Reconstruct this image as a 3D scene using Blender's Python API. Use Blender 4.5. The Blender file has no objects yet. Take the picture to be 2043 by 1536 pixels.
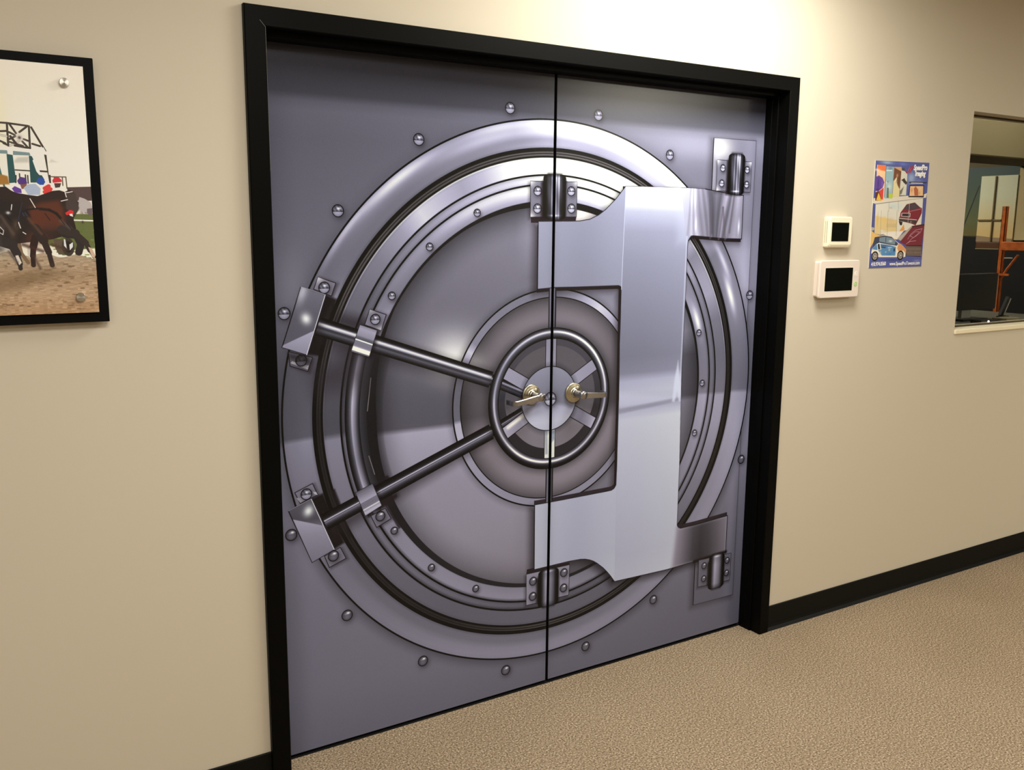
import bpy, bmesh, math, random
import numpy as np
from mathutils import Vector, Matrix
random.seed(4); rng = np.random.default_rng(7)
scene = bpy.context.scene
COL = scene.collection
PI = math.pi

# ------------------------------------------------------------------ measured outlines (metres, x and z on the wall)
ART = {
    'ubox': [(-0.8627, 1.4391), (-0.7913, 1.4141), (-0.8516, 1.2434), (-0.923, 1.269)],
    'ubox_hz': [(-0.9192, 1.2753), (-0.8291, 1.3112), (-0.8516, 1.2434), (-0.923, 1.269)],
    'ubox_sp': [(-0.8504, 1.3473), (-0.8591, 1.4239)],
    'ubox_sh': [(-0.7913, 1.4141), (-0.7563, 1.4001), (-0.8045, 1.2354), (-0.8516, 1.2434)],
    'utab': [(-0.8114, 1.4652), (-0.7583, 1.4468), (-0.7728, 1.4096), (-0.8256, 1.4308)],
    'utab2': [(-0.9046, 1.2557), (-0.902, 1.2141), (-0.85, 1.1944), (-0.8344, 1.2343)],
    'utab_b': [(-0.7938, 1.4342), (-0.8683, 1.2276)],
    'uclamp': [(-0.6868, 1.3229), (-0.6315, 1.3028), (-0.6594, 1.2238), (-0.7166, 1.244)],
    'uctab': [(-0.6545, 1.3669), (-0.6018, 1.3489), (-0.6193, 1.3018), (-0.6717, 1.3212)],
    'uctab_b': [(-0.6375, 1.336)],
    'urod': [(-0.8164, 1.3244), (-0.2366, 1.1215)],
    'urod2': [(-0.2367, 1.1216), (-0.1131, 1.0667)],
    'lbox': [(-0.921, 0.7864), (-0.8511, 0.8123), (-0.7841, 0.6438), (-0.8538, 0.6156)],
    'lbox_hz': [(-0.908, 0.7582), (-0.8182, 0.7249), (-0.7841, 0.6438), (-0.8538, 0.6156)],
    'lbox_sp': [(-0.8606, 0.7768)],
    'lbox_sh': [(-0.8511, 0.8123), (-0.8138, 0.8246), (-0.7508, 0.6596), (-0.7841, 0.6438)],
    'ltab': [(-0.9002, 0.8384), (-0.8455, 0.8591), (-0.8308, 0.8219), (-0.8848, 0.8037)],
    'ltab2': [(-0.8149, 0.6278), (-0.7643, 0.6467), (-0.7465, 0.6084), (-0.8008, 0.5892)],
    'ltab_b': [(-0.8653, 0.8291), (-0.7868, 0.6236)],
    'lclamp': [(-0.712, 0.8113), (-0.6557, 0.8318), (-0.6263, 0.7574), (-0.6813, 0.732)],
    'lctab': [(-0.6633, 0.7302), (-0.615, 0.7468), (-0.5954, 0.7103), (-0.6447, 0.6896)],
    'lctab_b': [(-0.6315, 0.7239)],
    'lrod': [(-0.812, 0.7339), (-0.2339, 0.9487)],
    'lrod2': [(-0.234, 0.9487), (-0.1123, 1.0025)],
    'lshade': [(-0.7492, 0.7289), (-0.7262, 0.6727), (-0.7351, 0.6699), (-0.7921, 0.8342), (-0.7771, 0.832), (-0.7589, 0.7801)],
    'lshade2': [(-0.6191, 0.8485), (-0.6053, 0.851), (-0.5962, 0.841), (-0.6331, 0.8286)],
    'lshade3': [(-0.6249, 0.7726), (-0.5761, 0.7874), (-0.5739, 0.7782), (-0.6068, 0.7543), (-0.5612, 0.6755), (-0.5707, 0.6726)],
    'arm': [(-0.0599, 1.4102), (-0.0607, 1.6308), (-0.0594, 1.6309), (-0.0042, 1.6322), (0.0618, 1.633), (0.1038, 1.6339), (0.1463, 1.6401), (0.1832, 1.655), (0.2117, 1.6731), (0.2546, 1.7096), (0.2746, 1.7308), (0.2961, 1.7538), (0.4198, 1.7549), (0.5782, 1.7564), (0.6638, 1.7553), (0.7374, 1.7474), (0.8128, 1.7382), (0.8586, 1.7372), (0.8601, 1.5754), (0.7859, 1.5769), (0.6961, 1.5832), (0.6159, 1.5883), (0.6053, 1.5856), (0.5985, 1.5792), (0.5926, 1.5713), (0.5903, 1.5607), (0.5893, 1.5375), (0.5892, 1.4094), (0.5851, 1.0816), (0.593, 0.7231), (0.5925, 0.4963), (0.5955, 0.486), (0.6018, 0.4782), (0.611, 0.4743), (0.6916, 0.4758), (0.8593, 0.4853), (0.8592, 0.3321), (0.752, 0.3263), (0.5495, 0.319), (0.2972, 0.322), (0.2793, 0.3457), (0.2616, 0.3663), (0.2407, 0.3874), (0.2132, 0.4097), (0.1963, 0.4207), (0.1795, 0.4284), (0.1597, 0.4349), (0.14, 0.4381), (0.0884, 0.4401), (-0.0584, 0.4374), (-0.0601, 0.6717), (0.0081, 0.6717), (0.2515, 0.6748), (0.2715, 0.6757), (0.2834, 0.6812), (0.2911, 0.6922), (0.2933, 0.8183), (0.2938, 0.9969), (0.2893, 1.2091), (0.2909, 1.401), (0.2893, 1.4072), (0.2839, 1.412), (0.2767, 1.4142), (0.0899, 1.4138), (0.0087, 1.4144), (-0.0598, 1.4104)],
    'col': [(0.296, 1.7533), (0.4198, 1.7549), (0.5502, 1.7566), (0.588, 1.5385), (0.5892, 1.4094), (0.5851, 1.0816), (0.593, 0.7231), (0.5925, 0.4963), (0.5918, 0.4611), (0.5793, 0.3171), (0.5495, 0.319), (0.2972, 0.322), (0.2954, 0.6303), (0.2933, 0.8183), (0.2938, 0.9969), (0.2903, 1.4009)],
    'ruarm': [(0.5502, 1.7566), (0.5782, 1.7564), (0.6638, 1.7553), (0.7374, 1.7474), (0.8128, 1.7382), (0.8586, 1.7372), (0.8601, 1.5754), (0.7859, 1.5769), (0.6961, 1.5832), (0.6159, 1.5883), (0.5804, 1.586)],
    'rlarm': [(0.5959, 0.4769), (0.611, 0.4743), (0.6916, 0.4758), (0.8593, 0.4853), (0.8592, 0.3321), (0.752, 0.3263), (0.5792, 0.3191)],
    'armcut1': [(0.0087, 1.4144), (0.2767, 1.4142), (0.2909, 1.401), (0.286, 1.2093), (0.292, 0.7627)],
    'tplate': [(-0.093, 1.7579), (0.0916, 1.7615), (0.0908, 1.6473), (-0.0914, 1.6447)],
    'tplate_d': [(-0.0901, 1.6437), (0.0908, 1.6473), (0.0883, 1.6342), (-0.0607, 1.6315), (-0.062, 1.6258), (-0.0893, 1.626)],
    'tplate_b': [(-0.0649, 1.7276), (0.0678, 1.7305), (-0.0651, 1.6718), (0.0697, 1.6743)],
    'tcyl': [(-0.0004, 1.7835), (0.0012, 1.6372)],
    'tcyl_w': [(-0.043, 1.7221), (0.0464, 1.7246)],
    'bplate': [(-0.091, 0.4269), (0.0915, 0.4267), (0.0903, 0.3133), (-0.0903, 0.3124)],
    'bplate_d': [(-0.0892, 0.444), (-0.059, 0.4444), (-0.0589, 0.4381), (0.0904, 0.4372), (0.0915, 0.4267), (-0.091, 0.4269)],
    'bplate_b': [(-0.0631, 0.3962), (-0.0637, 0.3403), (0.0674, 0.4019), (0.0672, 0.3446)],
    'bcyl': [(0.0024, 0.4287), (0.002, 0.2896)],
    'bcyl_w': [(-0.0412, 0.3665), (0.0447, 0.359)],
    'longplate': [(0.6952, 1.9381), (0.9113, 1.9392), (0.9111, 0.1413), (0.6958, 0.1427)],
    'ruplate': [(0.7174, 1.8616), (0.8933, 1.861), (0.8933, 1.75), (0.7185, 1.7509)],
    'ruplate_b': [(0.7466, 1.8334), (0.8709, 1.8319), (0.7442, 1.7784), (0.8715, 1.7777)],
    'rucyl': [(0.8143, 1.8877), (0.8167, 1.7379)],
    'rucyl_w': [(0.7743, 1.8148), (0.8578, 1.8151)],
    'rlplate': [(0.7157, 0.325), (0.8907, 0.323), (0.8902, 0.2086), (0.7169, 0.2137)],
    'rlplate_b': [(0.7448, 0.2971), (0.8692, 0.296), (0.7454, 0.2431), (0.8689, 0.2429)],
    'rlcyl': [(0.8148, 0.333), (0.8133, 0.188)],
    'rlcyl_w': [(0.7713, 0.2675), (0.8543, 0.2595)],
    'bolts': [(-0.1718, 1.9786), (-0.4889, 1.8653), (-0.7469, 1.6527), (-0.9138, 1.3646), (-0.9147, 0.712), (-0.7474, 0.4236), (-0.4896, 0.207), (-0.1717, 0.0922), (0.1709, 0.0969), (0.4879, 0.2103), (0.9189, 0.7089), (0.9184, 1.3616), (0.4894, 1.8675), (0.1725, 1.9809)],
    'small': [(-0.2893, 1.6544), (-0.4555, 1.5498), (-0.5829, 1.4045), (-0.5854, 0.669), (-0.4567, 0.5227), (-0.2921, 0.4166), (0.6632, 1.2291), (0.6909, 1.0357), (0.6629, 0.8455)],
    'vrod_t': [(-0.0012, 1.4087), (0.0015, 1.2692)],
    'vrod_b': [(-0.0023, 0.8022), (-0.0011, 0.6731)],
    'vrod_w': [(-0.0155, 1.3504), (0.0148, 1.3493)],
    'glow': [(-0.3737, 1.2247)],
    'step_pl': [(-0.7894, 1.9609), (0.6333, 1.9778), (-0.9371, 0.9816), (-0.6418, 0.9872), (0.6601, 0.9856), (0.7816, 0.9834), (0.8918, 0.9796), (0.2938, 0.9915), (0.5727, 0.971)],
    'colz': [(0.4045, 1.5691), (0.4229, 1.1477), (0.4253, 1.0936), (0.4277, 1.0391), (0.4298, 0.9897), (0.431, 0.9622), (0.4373, 0.8176), (0.3864, 0.3534)],
    'spike': [(0.5568, 1.1388), (0.5837, 0.97), (0.5434, 0.9793)],
    'spoke_t': [(-0.0273, 1.2431), (0.0172, 1.2406), (0.0192, 1.144), (-0.0257, 1.1472)],
    'handleL': [(-0.0819, 1.0608)],
    'handleR': [(0.0921, 1.0524)],
}
POSTER = {
    'corners': [(1.4844, 1.8882), (1.8323, 1.8943), (1.8348, 1.4638), (1.49, 1.4605)],
    'ban1': [(1.4953, 1.8719), (1.5503, 1.8721), (1.5538, 1.7313), (1.4996, 1.7308)],
    'ban1o': [(1.4997, 1.872), (1.5503, 1.8721), (1.5498, 1.8487), (1.4976, 1.8523)],
    'umb': [(1.4941, 1.8254), (1.5114, 1.8303), (1.535, 1.8213), (1.5483, 1.8047), (1.5396, 1.7831), (1.512, 1.7681), (1.4962, 1.769), (1.4869, 1.7914)],
    'red': [(1.5188, 1.7682), (1.5464, 1.7833), (1.5478, 1.7333), (1.5355, 1.7416)],
    'dark1': [(1.4958, 1.7633), (1.5186, 1.7697), (1.5378, 1.7417), (1.539, 1.7317), (1.4996, 1.7308)],
    'yel': [(1.517, 1.7639), (1.539, 1.7317), (1.505, 1.7324)],
    'ban2': [(1.5541, 1.8687), (1.6022, 1.8679), (1.6041, 1.7419), (1.556, 1.7407)],
    'grn2': [(1.5811, 1.76), (1.6039, 1.762), (1.6196, 1.7653), (1.6041, 1.7419), (1.5834, 1.7414)],
    'man2': [(1.5679, 1.7839), (1.5781, 1.7842), (1.583, 1.7442), (1.5693, 1.7439)],
    'ban3': [(1.6033, 1.8679), (1.6505, 1.8699), (1.6494, 1.7502), (1.6055, 1.7491)],
    'ban3b': [(1.6048, 1.8651), (1.6529, 1.8513), (1.6479, 1.7806), (1.6286, 1.8045), (1.6045, 1.8123)],
    'ban3y': [(1.6068, 1.8123), (1.6254, 1.8302), (1.6295, 1.7973), (1.6477, 1.782), (1.6494, 1.7502), (1.6078, 1.7492)],
    'ban4': [(1.6511, 1.8656), (1.6915, 1.8427), (1.6944, 1.7572), (1.651, 1.756)],
    'ban4p': [(1.6571, 1.8184), (1.6748, 1.8262), (1.6805, 1.8192), (1.696, 1.8081), (1.6878, 1.7991), (1.6726, 1.8073)],
    'ban4s': [(1.6512, 1.7734), (1.6746, 1.7915), (1.6643, 1.7622), (1.652, 1.7575)],
    'frame': [(1.7113, 1.7999), (1.8097, 1.8015), (1.8129, 1.7514), (1.7108, 1.7496)],
    'framei': [(1.7167, 1.795), (1.8042, 1.7977), (1.8072, 1.7579), (1.7161, 1.7548)],
    'person': [(1.7417, 1.7862), (1.7525, 1.7953), (1.771, 1.7827), (1.7744, 1.7578), (1.7504, 1.7572)],
    'floor': [(1.4884, 1.7405), (1.8077, 1.7631), (1.8336, 1.7704), (1.829, 1.7503), (1.608, 1.729), (1.5022, 1.7181), (1.4862, 1.7206)],
    'logo': [(1.6756, 1.8565), (1.6929, 1.85), (1.701, 1.8604), (1.7097, 1.8752), (1.7223, 1.8787), (1.7264, 1.8658), (1.7157, 1.8567), (1.7076, 1.8462), (1.6976, 1.8502), (1.6843, 1.8439)],
    'van': [(1.5714, 1.6518)],
    'wallart': [(1.5035, 1.7167), (1.8097, 1.7483), (1.8116, 1.6873), (1.8115, 1.6286), (1.698, 1.6115), (1.5477, 1.5948), (1.5099, 1.601)],
    'tan': [(1.5065, 1.6714), (1.6488, 1.6544), (1.6521, 1.6081), (1.586, 1.6093), (1.5451, 1.6169), (1.5477, 1.5948), (1.5099, 1.601)],
    'orange': [(1.6787, 1.6211), (1.6945, 1.6389), (1.7028, 1.6148), (1.6649, 1.6081)],
    'truck': [(1.6669, 1.6865), (1.6859, 1.7044), (1.7027, 1.7209), (1.7565, 1.7294), (1.7955, 1.7095), (1.8081, 1.7067), (1.8089, 1.6872), (1.8003, 1.6725), (1.7801, 1.6446), (1.7735, 1.6348), (1.7409, 1.6426), (1.6618, 1.6529), (1.6578, 1.664), (1.6647, 1.6705)],
    'truckwin': [(1.6985, 1.7164), (1.7567, 1.7279), (1.7931, 1.7094), (1.7414, 1.6981), (1.6862, 1.7015)],
    'grille': [(1.6744, 1.685), (1.7326, 1.686), (1.7323, 1.6683), (1.6724, 1.6706)],
    'bumper': [(1.6579, 1.6633), (1.7784, 1.6576), (1.7777, 1.6429), (1.662, 1.6513)],
    'wheelt': [(1.6594, 1.6513), (1.6855, 1.6484), (1.6822, 1.6339), (1.6691, 1.6354)],
    'seat': [(1.7531, 1.6297), (1.8343, 1.6386), (1.8272, 1.5532), (1.7214, 1.5517), (1.6779, 1.5663)],
    'seatl': [(1.7474, 1.6329), (1.7583, 1.6298), (1.6907, 1.568), (1.6583, 1.5792)],
    'stairs': [(1.7214, 1.5517), (1.8267, 1.5565), (1.8259, 1.5037), (1.7218, 1.5078)],
    'floor2': [(1.4863, 1.6134), (1.5099, 1.601), (1.5481, 1.5917), (1.6722, 1.6114), (1.6587, 1.576), (1.5244, 1.5821), (1.5069, 1.5632), (1.4898, 1.5412)],
    'carw': [(1.4983, 1.5206), (1.5069, 1.5632), (1.5142, 1.5852), (1.573, 1.5918), (1.6216, 1.5871), (1.6655, 1.5631), (1.6923, 1.555), (1.7207, 1.5371), (1.7221, 1.5062), (1.7146, 1.503), (1.5485, 1.5044)],
    'cart': [(1.5069, 1.5632), (1.5142, 1.5852), (1.573, 1.5918), (1.6216, 1.5871), (1.6687, 1.5583), (1.6594, 1.5502), (1.6128, 1.5551), (1.5517, 1.5616), (1.5272, 1.5584), (1.5024, 1.538)],
    'carwin': [(1.5441, 1.5837), (1.5786, 1.587), (1.6247, 1.5823), (1.6495, 1.568), (1.6459, 1.5551), (1.5918, 1.5616), (1.5435, 1.5679)],
    'carb': [(1.5026, 1.5364), (1.5295, 1.56), (1.613, 1.5535), (1.6548, 1.5454), (1.6542, 1.5099), (1.5678, 1.5106), (1.5401, 1.533)],
    'caro': [(1.671, 1.5599), (1.6923, 1.555), (1.7235, 1.5355), (1.7232, 1.5176), (1.7058, 1.5307), (1.6725, 1.5276), (1.6632, 1.5406)],
    'cw': [(1.5237, 1.5085), (1.6882, 1.5105)],
    'strip': [(1.4887, 1.5396), (1.4989, 1.5048), (1.7221, 1.5062), (1.8259, 1.5037), (1.8344, 1.5003), (1.8348, 1.4638), (1.49, 1.4605)],
    't_title1': [(1.7295, 1.8601), (1.8206, 1.8637)],
    't_title2': [(1.7421, 1.8373), (1.8131, 1.8392)],
    't_sub': [(1.756, 1.8232), (1.8089, 1.8251)],
    't_phone': [(1.5031, 1.4683), (1.5965, 1.471)],
    't_web': [(1.6208, 1.4699), (1.8222, 1.4714)],
    't_R': [(1.6406, 1.5262), (1.6533, 1.5269)],
    'd_cols': [(1.5858, 1.693), (1.5911, 1.5918), (1.6438, 1.6941), (1.6497, 1.5904), (1.5423, 1.6923), (1.5482, 1.5948), (1.7209, 1.6954), (1.7204, 1.623), (1.7201, 1.7417), (1.7228, 1.6851), (1.6463, 1.7342), (1.652, 1.6892), (1.5881, 1.7256), (1.5899, 1.6882)],
    'd_sky': [(1.6149, 1.7103), (1.6018, 1.7043), (1.6569, 1.7097)],
    'd_tan': [(1.6032, 1.6538), (1.5654, 1.6549), (1.5233, 1.6544), (1.5974, 1.6806), (1.5866, 1.6045), (1.6734, 1.6018)],
    'd_umb': [(1.5104, 1.8006), (1.5355, 1.7986), (1.5112, 1.7751)],
    'd_b2': [(1.5573, 1.8519), (1.5902, 1.8532), (1.5801, 1.8613), (1.5715, 1.8382), (1.5822, 1.7886), (1.5621, 1.8037), (1.5706, 1.8083)],
    'd_b3': [(1.6271, 1.8346), (1.621, 1.81), (1.6402, 1.8048), (1.6423, 1.8251), (1.6144, 1.8441)],
    'd_b3l': [(1.6249, 1.8158), (1.6217, 1.8042), (1.6345, 1.8133), (1.6472, 1.7863), (1.6376, 1.8249), (1.6471, 1.8051)],
    'd_b4': [(1.6523, 1.8649), (1.6721, 1.8657), (1.6736, 1.8543), (1.6535, 1.8557)],
    'd_arm': [(1.6549, 1.8171), (1.6737, 1.8168)],
    'd_bar': [(1.71, 1.81), (1.8229, 1.8123), (1.7222, 1.8075), (1.799, 1.8089)],
    'd_hdr': [(1.5569, 1.883), (1.6583, 1.8817), (1.7195, 1.8278), (1.7735, 1.818)],
    'd_lg': [(1.7284, 1.5777), (1.7466, 1.5989), (1.7761, 1.6153), (1.8205, 1.6221), (1.8093, 1.6057), (1.782, 1.5909), (1.7545, 1.5794), (1.7306, 1.5615)],
    'd_lg2': [(1.7425, 1.5907), (1.7743, 1.6088), (1.8035, 1.6089), (1.7867, 1.5958), (1.767, 1.5843), (1.7425, 1.5907)],
    'd_lg3': [(1.7205, 1.5582), (1.7455, 1.568), (1.7847, 1.5713)],
    'd_st': [(1.7222, 1.5452), (1.823, 1.5443), (1.7229, 1.5397), (1.8238, 1.5387), (1.7237, 1.5342), (1.8245, 1.5331), (1.7244, 1.5286), (1.8253, 1.5275), (1.7251, 1.5231), (1.8261, 1.5218), (1.7258, 1.5175), (1.8268, 1.5162), (1.7265, 1.512), (1.8276, 1.5106)],
    'd_door': [(1.5297, 1.5584), (1.5489, 1.564), (1.561, 1.5361), (1.5377, 1.5323)],
    'd_door2': [(1.5349, 1.556), (1.5464, 1.5597), (1.5551, 1.537), (1.5412, 1.5346)],
    'd_car': [(1.5554, 1.5202), (1.6161, 1.5695), (1.585, 1.5862), (1.5858, 1.5655), (1.5612, 1.5449), (1.5865, 1.5427), (1.6128, 1.5343), (1.603, 1.5424), (1.627, 1.5431), (1.5912, 1.5248), (1.5755, 1.5504), (1.6176, 1.5166), (1.6606, 1.5406)],
    'd_frm': [(1.7284, 1.7785), (1.7849, 1.7875), (1.7803, 1.7682)],
    'd_truck': [(1.7185, 1.6903), (1.8012, 1.7036), (1.74, 1.649), (1.7691, 1.6477)],
    'd_left': [(1.4857, 1.7063), (1.5023, 1.7081), (1.5029, 1.6916), (1.5043, 1.6276), (1.4873, 1.6259)],
    'd_lf2': [(1.4873, 1.6259), (1.5073, 1.6229), (1.5059, 1.6135), (1.4867, 1.6102)],
    'd_floorw': [(1.5515, 1.6043), (1.698, 1.6115), (1.6587, 1.576), (1.5883, 1.5902)],
    'd_blue': [(1.8015, 1.4857), (1.6359, 1.4923)],
}
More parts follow.
